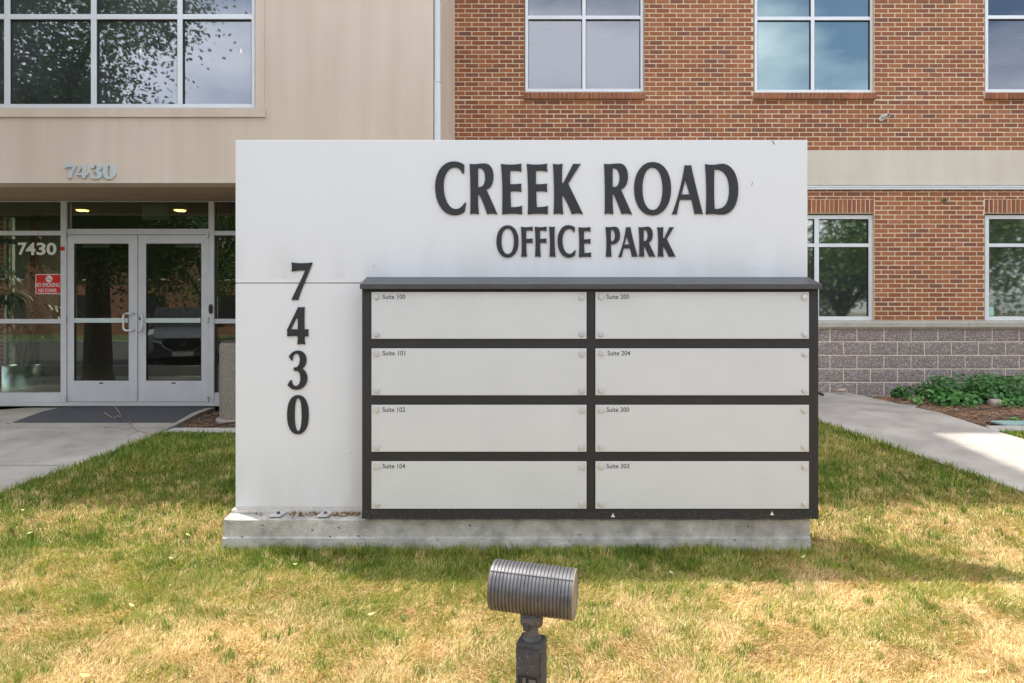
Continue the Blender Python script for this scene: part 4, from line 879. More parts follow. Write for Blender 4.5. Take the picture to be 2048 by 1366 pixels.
for (a, c, g0, g1, side) in ((134.2, 274.6, 147.8, 257.2, 1), (276.4, 416.8, 291.8, 402.6, -1)):
    d = empty('door', (P((a+c)/2), DD, ZT)); setpar(d, bld)
    q = MB(); y0, y1 = DD+.0, DD+.045; zt_, zb_ = Q(470), Q(803)
    q.box(P(a), P(g0), y0, y1, zb_, zt_); q.box(P(g1), P(c), y0, y1, zb_, zt_); q.box(P(g0), P(g1), y0, y1, Q(487), zt_); q.box(P(g0), P(g1), y0, y1, zb_, Q(761.5)); q.build('door_frame', M['door_alu'], d, bevel=.003)
    g_ = MB().box(P(g0), P(g1), y0+.022, y0+.028, Q(761.5), Q(487)).build('pane', M['g_door'], d)
    k = .007; q = MB(); q.box(P(g0), P(g0)+k, y0+.004, y0+.02, Q(761.5), Q(487)); q.box(P(g1)-k, P(g1), y0+.004, y0+.02, Q(761.5), Q(487)); q.box(P(g0)+k, P(g1)-k, y0+.004, y0+.02, Q(487)-k*1.4, Q(487)); q.box(P(g0)+k, P(g1)-k, y0+.004, y0+.02, Q(761.5), Q(761.5)+k*.8); q.build('gasket', M['gasket'], d)
    q = MB(); q.box(P(g0)+.008, P(g1)-.008, y0-.012, y0+.019, Q(645.5), Q(636.3)); q.build('push_bar', mat('pale_bar', (.62, .74, .72), .4, .3) if side > 0 else bpy.data.materials['pale_bar'], d, bevel=.003)
    hx0, hx1 = (251.5, 270) if side > 0 else (278.5, 288.5)
    inn = P(hx1) if side > 0 else P(hx0); out = P(hx0) if side > 0 else P(hx1); yh = y0-.055; zt2, zb2 = Q(627), Q(661)
    pts = [(inn, y0+.002, zt2), (inn+(out-inn)*.25, yh+.004, zt2), (out-(out-inn)*.22, yh, zt2), (out-(out-inn)*.05, yh, zt2-.018), (out, yh, zt2-.04), (out, yh, zb2+.04), (out-(out-inn)*.05, yh, zb2+.018), (out-(out-inn)*.22, yh, zb2), (inn+(out-inn)*.25, yh+.004, zb2), (inn, y0+.002, zb2)]
    MB().tube(pts, .0115, 10).build('pull_handle', mat('satin_handle', (.74, .75, .78), .3, .7) if side > 0 else bpy.data.materials['satin_handle'], d, smooth=True)
    if side < 0: MB().lathe([(.020, 0), (.020, .008), (.014, .012), (0, .012)], 16, Matrix.Translation((P(281.2), y0, Q(637.5))) @ Matrix.Rotation(R(90), 4, 'X'), capt=False).build('lock_cylinder', M['knuckle'], d)
    cx0, cx1 = (160, 209) if side > 0 else (346, 396)
    MB().box(P(cx0), P(cx1), y1+.01, y1+.06, Q(494), Q(487.5)).build('closer_arm', M['alu'], d, bevel=.004)
    hxp = 131.5 if side > 0 else 416.3
    for zc1 in (470, 640, 798): 
        q = MB(); q.lathe([(.020, 0), (.020, .03), (.017, .032), (.020, .034), (.020, .07)], 12, Matrix.Translation((P(hxp), DD-.022, Q(zc1)-.035))); q.build('pivot_hinge', M['door_alu'], d)
    q = MB(); q.box(P((g0+g1)/2-4), P((g0+g1)/2+4), y0-.003, y0-.0005, Q(767.5), Q(765)); q.build('maker_plate', M['gasket'], d)
# card reader on the right mullion, alarm tag, stickers on the glass
q = MB(); q.prism([(P(423)+.028*math.cos(a)*(.8), Q(618)+.062*math.copysign(abs(math.sin(a))**.7, math.sin(a))) for a in [2*math.pi*k/20 for k in range(20)]], 'y', DD-.04, DD-.011); q.build('card_reader', M['gasket'], en, bevel=.004)
q = MB(); q.box(P(122.5), P(130.5), DD-.0125, DD-.0103, Q(501.5), Q(493.5)); q.build('red_tag', M['red'], en)
for body, a, c in (('7', 36, 53.6), ('4', 51.5, 71), ('3', 73, 91.5), ('0', 93, 113)):
    text(body, a, c, 485.2, 510.2, DD+.044, .001, M['white'], 'glass_digit', en, bold=.028)
# lobby behind the doors
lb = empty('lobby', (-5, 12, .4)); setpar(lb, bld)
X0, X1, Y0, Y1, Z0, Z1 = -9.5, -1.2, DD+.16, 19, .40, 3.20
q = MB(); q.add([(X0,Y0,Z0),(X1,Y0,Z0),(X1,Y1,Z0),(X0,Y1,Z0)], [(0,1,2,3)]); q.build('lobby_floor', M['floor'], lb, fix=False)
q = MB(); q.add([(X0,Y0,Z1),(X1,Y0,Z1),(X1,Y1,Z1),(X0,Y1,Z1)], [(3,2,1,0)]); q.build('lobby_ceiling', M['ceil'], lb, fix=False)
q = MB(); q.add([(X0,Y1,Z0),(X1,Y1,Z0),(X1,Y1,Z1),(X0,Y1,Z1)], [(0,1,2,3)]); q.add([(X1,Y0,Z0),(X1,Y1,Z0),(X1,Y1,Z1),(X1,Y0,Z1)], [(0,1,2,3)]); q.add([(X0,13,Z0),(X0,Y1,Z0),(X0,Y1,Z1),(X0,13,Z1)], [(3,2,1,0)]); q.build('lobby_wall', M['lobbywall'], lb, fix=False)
MB().box(-12, X0-.02, 13, 24, -.2, ZS).build('side_wall', M['stucco'], bld)
for a, c, y_ in ((-9.4, -7.55, 11.6),): MB().box(a, c, y_, y_+.15, .4, 3.19).build('partition', M['lobbywall'], lb)
wdx = PX(64, 11.0); MB().box(wdx-.04, wdx+.05, 11.0, 11.1, .41, 3.19).build('wood_post', M['wood'], lb)
# daylight side glazing of the lobby, seen through the front glass
for a, c in ((7.5, 12.5), (20, 24.5), (91, 95), (98, 104)):
    dd_ = 10.6 if a < 50 else 12.4; z1_ = PZ(435 if a < 50 else 520, dd_); MB().box(PX(a, dd_), PX(c, dd_), dd_, dd_+.06, .45, z1_).build('side_window_frame', M['jamb'], lb)
MB().box(PX(-60, 10.6), PX(26, 10.6), 10.58, 10.66, PZ(488, 10.6), PZ(478, 10.6)).build('side_window_bar', M['gasket'], lb)
MB().box(-9.2, PX(6, 10.7), 10.75, 10.85, .4, PZ(437, 10.7)).build('side_brickwork', M['plain'], lb)
wl = emis('warm_downlight', (1, .50, .12), 14.0)
for px_, py_, s_ in ((165, 421, 1), (360, 421, 1), (73, 453, 1), (222, 502, 1)):
    D_ = F*(Z1-.008-CZ)/(HY-py_); q = MB(); q.lathe([(.085*min(1, 1), 0), (.085, .006)], 20, Matrix.Translation((PX(px_, D_), D_, Z1-.012))); q.build('downlight', wl, lb)
    al = bpy.data.lights.new('downlight_beam', 'AREA'); al.shape = 'DISK'; al.size = .16; al.energy = 15; al.color = (1, .86, .68); ao = bpy.data.objects.new('downlight_beam', al); COL.objects.link(ao); ao.location = (PX(px_, D_), D_, Z1-.03); setpar(ao, lb)
MB().box(PX(284, 9.9), PX(334, 9.9), 9.9, 9.95, PZ(439, 9.9), PZ(409, 9.9)).build('ceiling_panel_box', mat('grey_green_box', (.70, .76, .68), .7), lb)

# ------------------------------------------------------------------ things by the door
ns = empty('no_smoking_sign', W(94.5, 588, DD+.03), 'red no smoking sign with white lettering on the glass left of the doors', 'sign')
a, c, z0, z1, y_ = 67.3, 121.6, 548, 588, DD+.036
def rrect(x0, x1, z0, z1, r): return [(cx+r*math.cos(R(t)), cz+r*math.sin(R(t))) for cx, cz, t0 in ((x1-r, z1-r, 0), (x0+r, z1-r, 90), (x0+r, z0+r, 180), (x1-r, z0+r, 270)) for t in (t0, t0+30, t0+60, t0+90)]
MB().prism(rrect(P(a), P(c), Q(z1), Q(z0), .016), 'y', y_, y_+.003).build('sign_border', M['white'], ns)
MB().prism(rrect(P(a)+.009, P(c)-.009, Q(z1)+.009, Q(z0)-.009, .010), 'y', y_-.0012, y_-.0003).build('sign_plate', M['red'], ns)
text('NO SMOKING', 70.5, 119.5, 565.5, 574, y_-.0013, .0012, M['white'], 'lettering', ns, bold=.012)
text('NO FUMAR', 77, 113.5, 577, 585, y_-.0013, .0012, M['white'], 'lettering', ns, bold=.012)
Mc = Matrix.Translation((P(94.5), y_-.0013, Q(557.6))) @ Matrix.Rotation(R(90), 4, 'X')
MB().lathe([(.043, 0), (.043, .0010)], 24, Mc).build('symbol_disc', M['white'], ns)
q = MB(); Mb = Matrix.Translation((P(94.5), y_-.0027, Q(557.6))) @ Matrix.Rotation(R(38), 4, 'Y'); q.box(-.036, .036, -.0004, .0, -.004, .004, mat=Mb); Mb2 = Matrix.Translation((P(94.5), y_-.0026, Q(557.6))); q.box(-.026, .022, -.0003, 0, -.006, .001, mat=Mb2); q.build('symbol_bar', mat('grey_red_ink', (.30, .12, .12), .6), ns)

yb0, yb1 = 7.84, 8.70
q = MB()
for y in lin(yb0, yb1, 8):
    l, r = PX(27, 7.84)+(y-yb0)*(PX(124, 8.70)-PX(27, 7.84))/(yb1-yb0), PX(348, 7.84)+(y-yb0)*(PX(412, 8.70)-PX(348, 7.84))/(yb1-yb0)
    for k in range(2): q.v.append(((l, r)[k], y, zf(0, y)+.013))
    for k in range(2): q.v.append(((l, r)[k], y, zf(0, y)+.021))
for i in range(7):
    b_ = i*4
    for f in ((0, 4, 5, 1), (2, 3, 7, 6), (0, 2, 6, 4), (1, 5, 7, 3)): q.f.append(tuple(b_+k for k in f)); q.m.append(0)
q.f += [(0, 1, 3, 2), (28, 30, 31, 29)]; q.m += [0, 0]
tag(q.build('door_mat', M['matt'], None), 'dark ribbed rubber mat on the walk before the glass doors', 'doormat')

# aggregate ash bin
X = PX(442, 8.27)+.25; zb_ = zf(0, 8.27)-.06
bn = empty('litter_bin', (X, 8.27, zb_), 'round pebbled concrete bin beside the doors, half hidden by the sign', 'bin')
q = MB(); q.lathe([(.245, 0), (.25, .01), (.25, PZ(690, 8.27)-zb_), (.235, PZ(685, 8.27)-zb_), (.215, PZ(685, 8.27)-zb_), (.205, PZ(692, 8.27)-zb_-.05), (.205, .2)], 48, Matrix.Translation((X, 8.27, zb_)), capt=True); q.build('bin_shell', M['agg'], bn, smooth=False)
q = MB(); q.lathe([(.29, -.02), (.29, .022), (.28, .028)], 32, Matrix.Translation((X, 8.27, zb_))); q.build('bin_foot', M['curb'], bn)

# potted plant in the lobby
pX, pY = PX(37, 9.55), 9.62
pp = empty('potted_plant', (pX, pY, .40), 'leafy potted dracaena in a steel cylinder behind the entry glass', 'plant')
q = MB(); zt1 = PZ(733, 9.4)-.40; q.lathe([(.225, 0), (.23, .01), (.235, zt1), (.222, zt1), (.22, zt1-.06)], 40, Matrix.Translation((pX, pY, .40)), capt=False); q.build('pot', mat('spun_steel', (.50, .60, .60), .34, .85), pp, smooth=True)
MB().lathe([(.218, 0), (.0, .01)], 24, Matrix.Translation((pX, pY, .40+zt1-.05)), capt=False).build('soil', M['mulch'], pp)
stm = mat('cane', (.20, .16, .10), .9, noise=(30, .3)); lfm = mat('dracaena_leaf', (.045, .095, .035), .45)
heads = []
for dx, dy, h_, sway in ((0, 0, 1.35, -.18), (.05, .05, 1.05, .38), (-.06, .03, 1.75, -.42), (.03, -.04, .75, .16)):
    pts = [(pX+dx+sway*(k/5)**1.6, pY+dy, .40+zt1-.06+h_*k/5*.8) for k in range(6)]; MB().tube(pts, [.022-.002*k for k in range(6)], 7).build('cane', stm, pp, smooth=True); heads.append(Vector(pts[-1]))
q = MB()
for hd in heads:
    for k in range(46):
        az = rng.uniform(0, 6.283); el = rng.uniform(.1, 1.35); ln = rng.uniform(.35, .62); w_ = rng.uniform(.012, .02); d = Vector((math.cos(az), math.sin(az), 0)); sd = Vector((-d.y, d.x, 0))*w_; b0 = hd - Vector((0, 0, rng.uniform(0, .22)))
        p1 = b0 + d*ln*.4*math.cos(el*.5) + Vector((0, 0, ln*.32*math.sin(el))); p2 = b0 + d*ln*.75 + Vector((0, 0, ln*(.2*math.sin(el)-.12))); p3 = b0 + d*ln*.92 + Vector((0, 0, -ln*rng.uniform(.15, .5)))
        q.add([b0-sd*.5, b0+sd*.5, p1+sd, p1-sd, p2+sd*.8, p2-sd*.8, p3], [(0, 1, 2, 3), (3, 2, 4, 5), (5, 4, 6)])
q.build('leaves', lfm, pp, fix=False)

# security camera and wall vent
sc0 = Vector(W(1762, 238, BD-.0))
cm_ = empty('security_camera', sc0, 'small white bullet camera bracketed to the upper brick wall', 'camera')
MB().lathe([(.035, 0), (.035, .012), (.015, .02)], 16, Matrix.Translation(sc0) @ Matrix.Rotation(R(90), 4, 'X')).build('mount', M['white'], cm_)
MB().tube([sc0+Vector((0, -.015, 0)), sc0+Vector((.005, -.05, .0)), sc0+Vector((.02, -.075, .02))], .012, 8).build('bracket', M['white'], cm_)
Mx = Matrix.Translation(sc0+Vector((.0, -.06, .022))) @ Vector((.30, -1, -.12)).to_track_quat('Z', 'Y').to_matrix().to_4x4()
MB().lathe([(.022, -.02), (.028, -.01), (.030, .09), (.027, .10), (.026, .085), (0, .085)], 18, Mx, capt=False).build('camera_body', M['white'], cm_, smooth=False)
MB().lathe([(.021, .086), (.010, .090), (0, .091)], 16, Mx, capt=False).build('lens', M['gasket'], cm_)
vc = Vector(W(1888, 401, BD))
vn = empty('wall_vent', vc, 'small round brass pipe cap set in the lower brick wall', 'vent')
Mv = Matrix.Translation(vc) @ Matrix.Rotation(R(90), 4, 'X')
MB().lathe([(.044, -.01), (.044, .012), (.036, .016), (.030, .008)], 24, Mv, capt=False, capb=False).build('rim', mat('old_brass', (.32, .25, .13), .5, .6), vn)
MB().lathe([(.031, .002), (.031, .007), (0, .008)], 20, Mv, capt=False).build('plug', mat('dark_verdigris', (.05, .055, .04), .7), vn)

# ------------------------------------------------------------------ beds: mulch chips, rocks, plants, hoses, covers
def gx(px, y): return PX(px, y)
cmats = [mat('bark_chip_brown', (.22, .125, .07), .95), mat('bark_chip_tan', (.42, .28, .17), .95), mat('bark_chip_dark', (.08, .05, .035), .95), mat('bark_chip_grey', (.36, .31, .26), .95)]
q = MB()
def chips(n, xf0, xf1, y0, y1, drop):
    for _ in range(n):
        y = rng.uniform(y0, y1); x = rng.uniform(xf0(y), xf1(y)); px = HX+F*x/y
        if px < -20 or px > 2080 or 475 < px < 1630: continue
        l, w_ = rng.uniform(.012, .05), rng.uniform(.004, .012); z = zf(x, y)-drop+.018*float(fbm(np.array(x), np.array(y), 3.1, 50))+rng.uniform(0, .015)
        Mx = Matrix.Translation((x, y, z)) @ Euler((rng.uniform(-.5, .5), rng.uniform(-.5, .5), rng.uniform(0, 3.14))).to_matrix().to_4x4()
        q.box(-l/2, l/2, -w_/2, w_/2, -.002, .002, mi=rng.choices((0, 1, 2, 3), (4, 4, 3, 1.5))[0], mat=Mx)
chips(5200, lambda y: float(rw_r(y)), lambda y: 8.2, 7.72, 10.2, .055)
chips(900, lambda y: float(lw_r(y)), lambda y: -2.9, 7.65, 8.7, .055)
chips(260, lambda y: -7.2, lambda y: -6.0, 8.35, 8.72, .045)
o = q.build('mulch_chips', cmats, None, fix=False); tag(o, 'brown shredded bark mulch spread over the planting beds', 'mulch', kind='stuff')
# dry needles lying over the right bed
q = MB(); ndl = mat('dry_needle', (.40, .23, .12), .9)
for _ in range(1500):
    y = rng.uniform(7.9, 9.9); x = PX(1700+(2060-1700)*rng.random(), y)
    if x < float(rw_r(y))+.05: continue
    a = rng.uniform(-.7, .7) + (math.pi/2 if rng.random() < .15 else 0); l = rng.uniform(.06, .22); z = zf(x, y)-.035+rng.uniform(0, .03); d = Vector((math.cos(a), math.sin(a), rng.uniform(-.12, .12)))*l; s_ = Vector((-math.sin(a), math.cos(a), .3))*.0018; m_ = Vector((x, y, z))
    bmid = m_+d*.5+Vector((0, 0, rng.uniform(0, .02))); q.add([m_-s_, m_+s_, bmid+s_, bmid-s_, m_+d], [(0, 1, 2, 3), (3, 2, 4)])
o = q.build('dry_needles', ndl, None, fix=False); tag(o, 'reddish dry needles scattered on the bed beside the right walk', 'plant litter', kind='stuff')

def rock(name, px, py, D, sx, sy, sz, m, label, seed=1, cat='rock', sink=.3):
    r_ = random.Random(seed); bm = bmesh.new(); bmesh.ops.create_icosphere(bm, subdivisions=3, radius=1); z = PZ(py, D)
    ph = [r_.uniform(0, 6) for _ in range(6)]
    for v in bm.verts:
        c = v.co; f = 1+.12*math.sin(2.1*c.x+ph[0])+.1*math.sin(2.7*c.y+ph[1])+.08*math.sin(3.3*c.z+ph[2])+.04*math.sin(7*c.x+5*c.y+ph[3]); v.co = Vector((c.x*sx*f, c.y*sy*f, max(c.z, -.75)*sz*f))
    me = bpy.data.meshes.new(name); bm.to_mesh(me); bm.free(); me.materials.append(m); me.polygons.foreach_set('use_smooth', [True]*len(me.polygons))
    o = bpy.data.objects.new(name, me); COL.objects.link(o); o.location = (PX(px, D), D, max(z, zf(0, D)+(.012 if D > 9.9 else -.03))+sz*.6); return tag(o, label, cat)
sand = mat('tan_sandstone', (.52, .40, .29), .9, noise=(20, .2), bump=(60, .5, .004)); gry = mat('banded_grey_stone', (.40, .34, .28), .9, noise=(9, .3), bump=(40, .5, .006))
rock('rock', 1682, 783, 10.0, .062, .05, .028, sand, 'small tan stone lying on the walk at the foot of the block wall', 2)
rock('rock', 1992, 820, 9.15, .11, .09, .062, gry, 'grey banded boulder at the edge of the green plants', 5)
rock('rock', 1828, 816, 9.0, .018, .018, .011, mat('white_stone', (.7, .68, .65), .8), 'tiny white pebble in the mulch near the right walk', 6, 'pebble')
rock('rock', 1752, 805, 9.35, .02, .018, .011, mat('white_stone_two', (.62, .58, .52), .8), 'pale pebble in the mulch close to the walk edge', 8, 'pebble')
# flat slate and the blue-green valve cover
o = MB().prism([(PX(1789, 9.1), 9.02), (PX(1826, 9.1), 9.0), (PX(1829, 9.2), 9.16), (PX(1795, 9.2), 9.19)], 'z', zf(0, 9.1)-.04, zf(0, 9.1)-.012).build('flat_stone', mat('slate_green', (.22, .26, .24), .8, noise=(9, .2)), None, bevel=.004); tag(o, 'flat grey-green slate lying in the mulch below the first plants', 'stone')
vcv = empty('valve_cover', (PX(2040, 7.95), 7.95, zf(0, 7.9)-.04), 'pale blue-green valve box lid in the bed at the right edge', 'valve cover')
vm = mat('blue_green_plastic', (.30, .46, .43), .55, noise=(8, .15))
MB().prism(rrect(PX(2003, 7.8), PX(2085, 7.8), 7.76, 8.02, .05), 'z', zf(0, 7.9)-.05, zf(0, 7.9)+.004).build('lid', vm, vcv, bevel=.006)
MB().prism(rrect(PX(1998, 7.8), PX(2090, 7.8), 7.745, 8.05, .06), 'z', zf(0, 7.9)-.06, zf(0, 7.9)-.012).build('rim', M['gasket'], vcv)
# drip hoses
hm = mat('brown_drip_hose', (.055, .032, .026), .6)
def hose(pts, r, label, name='drip_hose', cat='hose', m=hm):
    o = MB().tube([(PX(a, D), D, zf(0, D)-.03+dz) for a, D, dz in pts], r, 7).build(name, m, None, smooth=True); return tag(o, label, cat)
hose([(1895, 8.62, .0), (1925, 8.66, .012), (1960, 8.7, .02), (1990, 8.8, .03), (2022, 8.98, .05), (2050, 9.2, .03), (2090, 9.4, .0)], .008, 'dark hose running past the grey boulder in the mulch')
hose([(1990, 8.10, .0), (2005, 8.18, .012), (2030, 8.25, .02), (2060, 8.32, .01), (2100, 8.4, 0)], .008, 'dark hose end by the blue-green valve lid')
hose([(395, 7.72, .01), (420, 7.78, .015), (450, 7.90, .018), (500, 8.05, .01)], .011, 'rusty brown hose in the small bed next to the pebbled bin', m=mat('rust_hose', (.15, .07, .05), .8))
cl = MB().tube([(PX(1640, 9.9)+.06*math.cos(t)*1.0-.02, 9.9+.09*math.sin(t), zf(0, 9.9)+.028+.01*math.sin(t*2)) for t in [2*math.pi*k/16 for k in range(17)]], .010, 7).build('cable_coil', M['gasket'], None, smooth=True); tag(cl, 'black cable loop on the walk just past the sign cabinet', 'cable')

# leafy plants against the block wall
leafm = bpy.data.materials.new('plant_leaf'); leafm.use_nodes = True; t = leafm.node_tree; bs = t.nodes['Principled BSDF']; at = t.nodes.new('ShaderNodeAttribute'); at.attribute_name = 'tint'; t.links.new(at.outputs['Color'], bs.inputs['Base Color']); bs.inputs['Roughness'].default_value = .38
tl = t.nodes.new('ShaderNodeBsdfTranslucent'); t.links.new(at.outputs['Color'], tl.inputs[0]); ms = t.nodes.new('ShaderNodeMixShader'); ms.inputs[0].default_value = .22; t.links.new(bs.outputs[0], ms.inputs[1]); t.links.new(tl.outputs[0], ms.inputs[2]); t.links.new(ms.outputs[0], t.nodes['Material Output'].inputs[0])
def leafcloud(name, parent, pts, nrm, size, colour, m=leafm, fold=.25, aspect=1.25):
    """pts Nx3, nrm Nx3 leaf normals, size N, colour Nx3: folded oval leaves of four triangles"""
    N = len(pts); ref = nr.randn(N, 3); u = np.cross(nrm, ref); u /= np.linalg.norm(u, axis=1)[:, None]+1e-9; v = np.cross(nrm, u); s_ = size[:, None]
    V = np.empty((N, 6, 3)); V[:, 0] = pts - u*s_*aspect*.5; V[:, 1] = pts - u*s_*.1 + v*s_*.42 + nrm*s_*fold*.5; V[:, 2] = pts + u*s_*.32*aspect + v*s_*.22 + nrm*s_*fold*.3; V[:, 3] = pts + u*s_*aspect*.55; V[:, 4] = pts + u*s_*.32*aspect - v*s_*.22 + nrm*s_*fold*.3; V[:, 5] = pts - u*s_*.1 - v*s_*.42 + nrm*s_*fold*.5
    me = bpy.data.meshes.new(name); me.vertices.add(N*6); me.vertices.foreach_set('co', V.astype(np.float32).ravel())
    qd = np.array([0, 3, 2, 1, 0, 5, 4, 3]); Lp = (qd[None]+(np.arange(N)*6)[:, None]).ravel(); me.loops.add(N*8); me.loops.foreach_set('vertex_index', Lp.astype(np.int32)); me.polygons.add(N*2); me.polygons.foreach_set('loop_start', (np.arange(N*2)*4).astype(np.int32)); me.update(calc_edges=True); me.validate()
    a = me.attributes.new('tint', 'FLOAT_COLOR', 'POINT'); c = np.ones((N, 6, 4), np.float32); c[:, :, :3] = colour[:, None]; a.data.foreach_set('color', c.ravel()); me.materials.append(m)
    o = bpy.data.objects.new(name, me); COL.objects.link(o)
    if parent: setpar(o, parent)
    return o
def plant(px0, px1, top, y, ny, n, label, bright=1.0, size=.047, pytop=None):
    x0, x1 = PX(px0, y), PX(px1, y); z0 = zf(0, y)-.04; h_ = PZ(top, y)-z0
    root = empty('leafy_plant', ((x0+x1)/2, y, z0), label, 'plant', 'leafy plants along the block wall')
    n = int(n*.72); k = 7; cs = np.stack([x0+(x1-x0)*(.12+.76*nr.rand(k)), y+(nr.rand(k)-.5)*ny, z0+h_*(.35+.3*nr.rand(k))], 1); ci = nr.randint(0, k, n)
    d = nr.randn(n, 3); d /= np.linalg.norm(d, axis=1)[:, None]; r_ = .55+.5*nr.rand(n)**.5
    p = cs[ci] + d*np.array([(x1-x0)*.24, ny*.42, h_*.44])*r_[:, None]; p[:, 2] = np.clip(p[:, 2], z0+.01, None)
    nn = d*.5+np.array([0, -.25, .75])+nr.randn(n, 3)*.35; nn /= np.linalg.norm(nn, axis=1)[:, None]
    cA = np.array([.035, .13, .025]); cB = np.array([.10, .26, .05]); cc = mixc(cA, cB, nr.rand(n)**1.5)*bright
    leafcloud('foliage', root, p, nn, size*(.6+.8*nr.rand(n)), cc)
    q = MB()
    for c in cs:
        b0 = Vector(((x0+x1)/2+rng.uniform(-.1, .1), y, z0)); q.tube([b0, (b0+Vector(c))/2+Vector((rng.uniform(-.03, .03), 0, .02)), Vector(c)], [.006, .005, .003], 5)
    q.build('stem', mat('plant_stem', (.10, .12, .04), .8) if 'plant_stem' not in bpy.data.materials else bpy.data.materials['plant_stem'], root)
    return root
plant(1784, 1826, 772, 9.85, .18, 110, 'smallest sprig of dark leaves nearest the walk', size=.06)
plant(1822, 1880, 768, 9.8, .28, 330, 'low dark green plant left of the big clump')
plant(1866, 1990, 750, 9.55, .62, 1500, 'big green leafy clump in the middle of the block wall')
plant(1860, 1945, 782, 9.2, .35, 620, 'lighter green front growth hanging over the mulch', 1.35, .06)
plant(1968, 2075, 752, 9.6, .6, 1300, 'tall leafy clump at the right end of the wall')
plant(1985, 2085, 790, 9.2, .35, 620, 'green growth behind the grey boulder', 1.15)
plant(1824, 1842, 790, 9.15, .15, 60, 'tiny yellow-green weed beside the flat slate', 2.6, .035)
plant(2005, 2032, 796, 8.95, .12, 50, 'yellow-green sprout right of the boulder', 2.4, .035)
plant(2015, 2040, 832, 8.05, .08, 30, 'thin weed sprouting beside the valve lid', 2.0, .03)

# fallen twig on the entry walk
tw = empty('fallen_twig', (PX(270, 7.7), 7.7, zf(0, 7.7)+.02), 'bare forked twig lying on the walk in front of the doors', 'twig')
tm = mat('twig_bark', (.26, .15, .11), .9, noise=(40, .3)); tm2 = mat('dry_twig', (.42, .30, .20), .9)
def tp(px, py, up=0.0):
    # point on the walk seen at this pixel
    for D in np.linspace(5, 9, 400):
        if PZ(py, D) <= zf(0, D)+.016+up: return Vector((PX(px, D), D, zf(0, D)+.018+up))
    return Vector((PX(px, 8.6), 8.6, PZ(py, 8.6)))
for pts, r_ in (([(330, 873, .0), (312, 871, .01), (290, 866, .02), (277, 863, .03), (265, 855, .03), (262, 847, .03), (255, 849, .02)], .005), ([(277, 863, .03), (268, 866, .01), (253, 872, 0)], .003), ([(264, 853, .03), (260, 846, .04), (248, 842, .04), (242, 837, .04), (237, 832, .03)], .0028), ([(262, 847, .03), (258, 838, .05), (256, 828, .05)], .002), ([(262, 857, .01), (252, 861, .0), (240, 858, 0), (233, 850, 0)], .002)):
    MB().tube([tp(*p_) for p_ in pts], [r_*(1-.5*i/len(pts)) for i in range(len(pts))], 6).build('branch', tm, tw, smooth=True)
for pts, r_ in (([(242, 833, .02), (237, 822, .08), (229, 813, .14)], .006), ([(224, 836, .02), (216, 830, .05), (208, 825, .08)], .005), ([(226, 838, .02), (235, 832, .05), (241, 834, .04)], .005)):
    MB().tube([tp(*p_) for p_ in pts], [r_*(1-.5*i/len(pts)) for i in range(len(pts))], 6).build('dry_branch', tm2, tw, smooth=True)
for i, (px_, py_) in enumerate(((210, 855), (14, 848), (337, 855))):
    o = MB().prism([(0, -.006), (.022, -.004), (.03, .004), (.012, .008), (-.004, .004)], 'z', 0, .003).build('dead_leaf', M['post'], None); v = tp(px_, py_); o.location = v; tag(o, ('dark curled leaf lying on the middle of the entry walk', 'small dark fleck of leaf at the left end of the entry walk', 'dark leaf scrap on the walk beside the kerb')[i], 'leaf')

# fallen leaves on the lawn
lmt = [mat('yellow_green_leaf', (.50, .55, .16), .6), mat('pale_tan_leaf', (.66, .56, .36), .7), mat('brown_red_leaf', (.30, .11, .07), .8)]
def ground_at(px, py):
    D = 3.0
    for D in np.linspace(2.6, 8, 900):
        if PZ(py, D) <= zf(0, D)+.04: break
    return Vector((PX(px, D), D, zf(0, D)+.042))
lv = [(60, 1067, 0, 1.3, 'yellow-green leaf flat on the dry grass near the left edge'), (46, 1020, 0, 1.1, 'yellow-green leaf just below the entry walk corner at far left'), (376, 1070, 0, 1.1, 'yellow-green leaf left of the concrete footing'), (342, 1117, 1, .9, 'pale tan leaf on a bare straw patch left of the footing end'), (264, 1211, 0, 1.2, 'yellow-green leaf alone in the middle of the left lawn'), (170, 1351, 0, 1.6, 'large yellow leaf at the very bottom left of the lawn'), (742, 1229, 0, 1.2, 'yellow-green leaf halfway between the footing and the picture bottom'), (824, 1223, 2, 1.2, 'reddish brown leaf on straw left of the floodlight'), (590, 1129, 0, .9, 'yellow-green leaf in the sign shadow close under the footing'), (1606, 1114, 0, 1.1, 'yellow-green leaf below the right end of the footing'), (1692, 1121, 2, 1.2, 'reddish brown leaf in the shade right of the footing'), (1738, 980, 1, 1.0, 'pale tan leaf in the grass between sign and right walk'), (1965, 1344, 0, 1.4, 'yellow-green leaf at the bottom right corner of the lawn'), (1342, 1146, 1, 1.0, 'pale tan leaf in the shade right of the floodlight')]
for i, (px_, py_, mi, s_, lab_) in enumerate(lv):
    q = MB(); r_ = .0105*s_; n_ = 8; pts = [Vector((math.cos(2*math.pi*k/n_)*r_*1.5, math.sin(2*math.pi*k/n_)*r_*.75, .004*math.cos(4*math.pi*k/n_))) for k in range(n_)]
    q.add([Vector((0, 0, .006))]+pts, [(0, 1+k, 1+(k+1) % n_) for k in range(n_)])
    o = q.build('fallen_leaf', lmt[mi], None, fix=False, smooth=True); o.location = ground_at(px_, py_); o.rotation_euler = (rng.uniform(-.4, .4), rng.uniform(-.4, .4), rng.uniform(-.6, .6))
    tag(o, lab_, 'leaf', 'leaves fallen on the lawn')

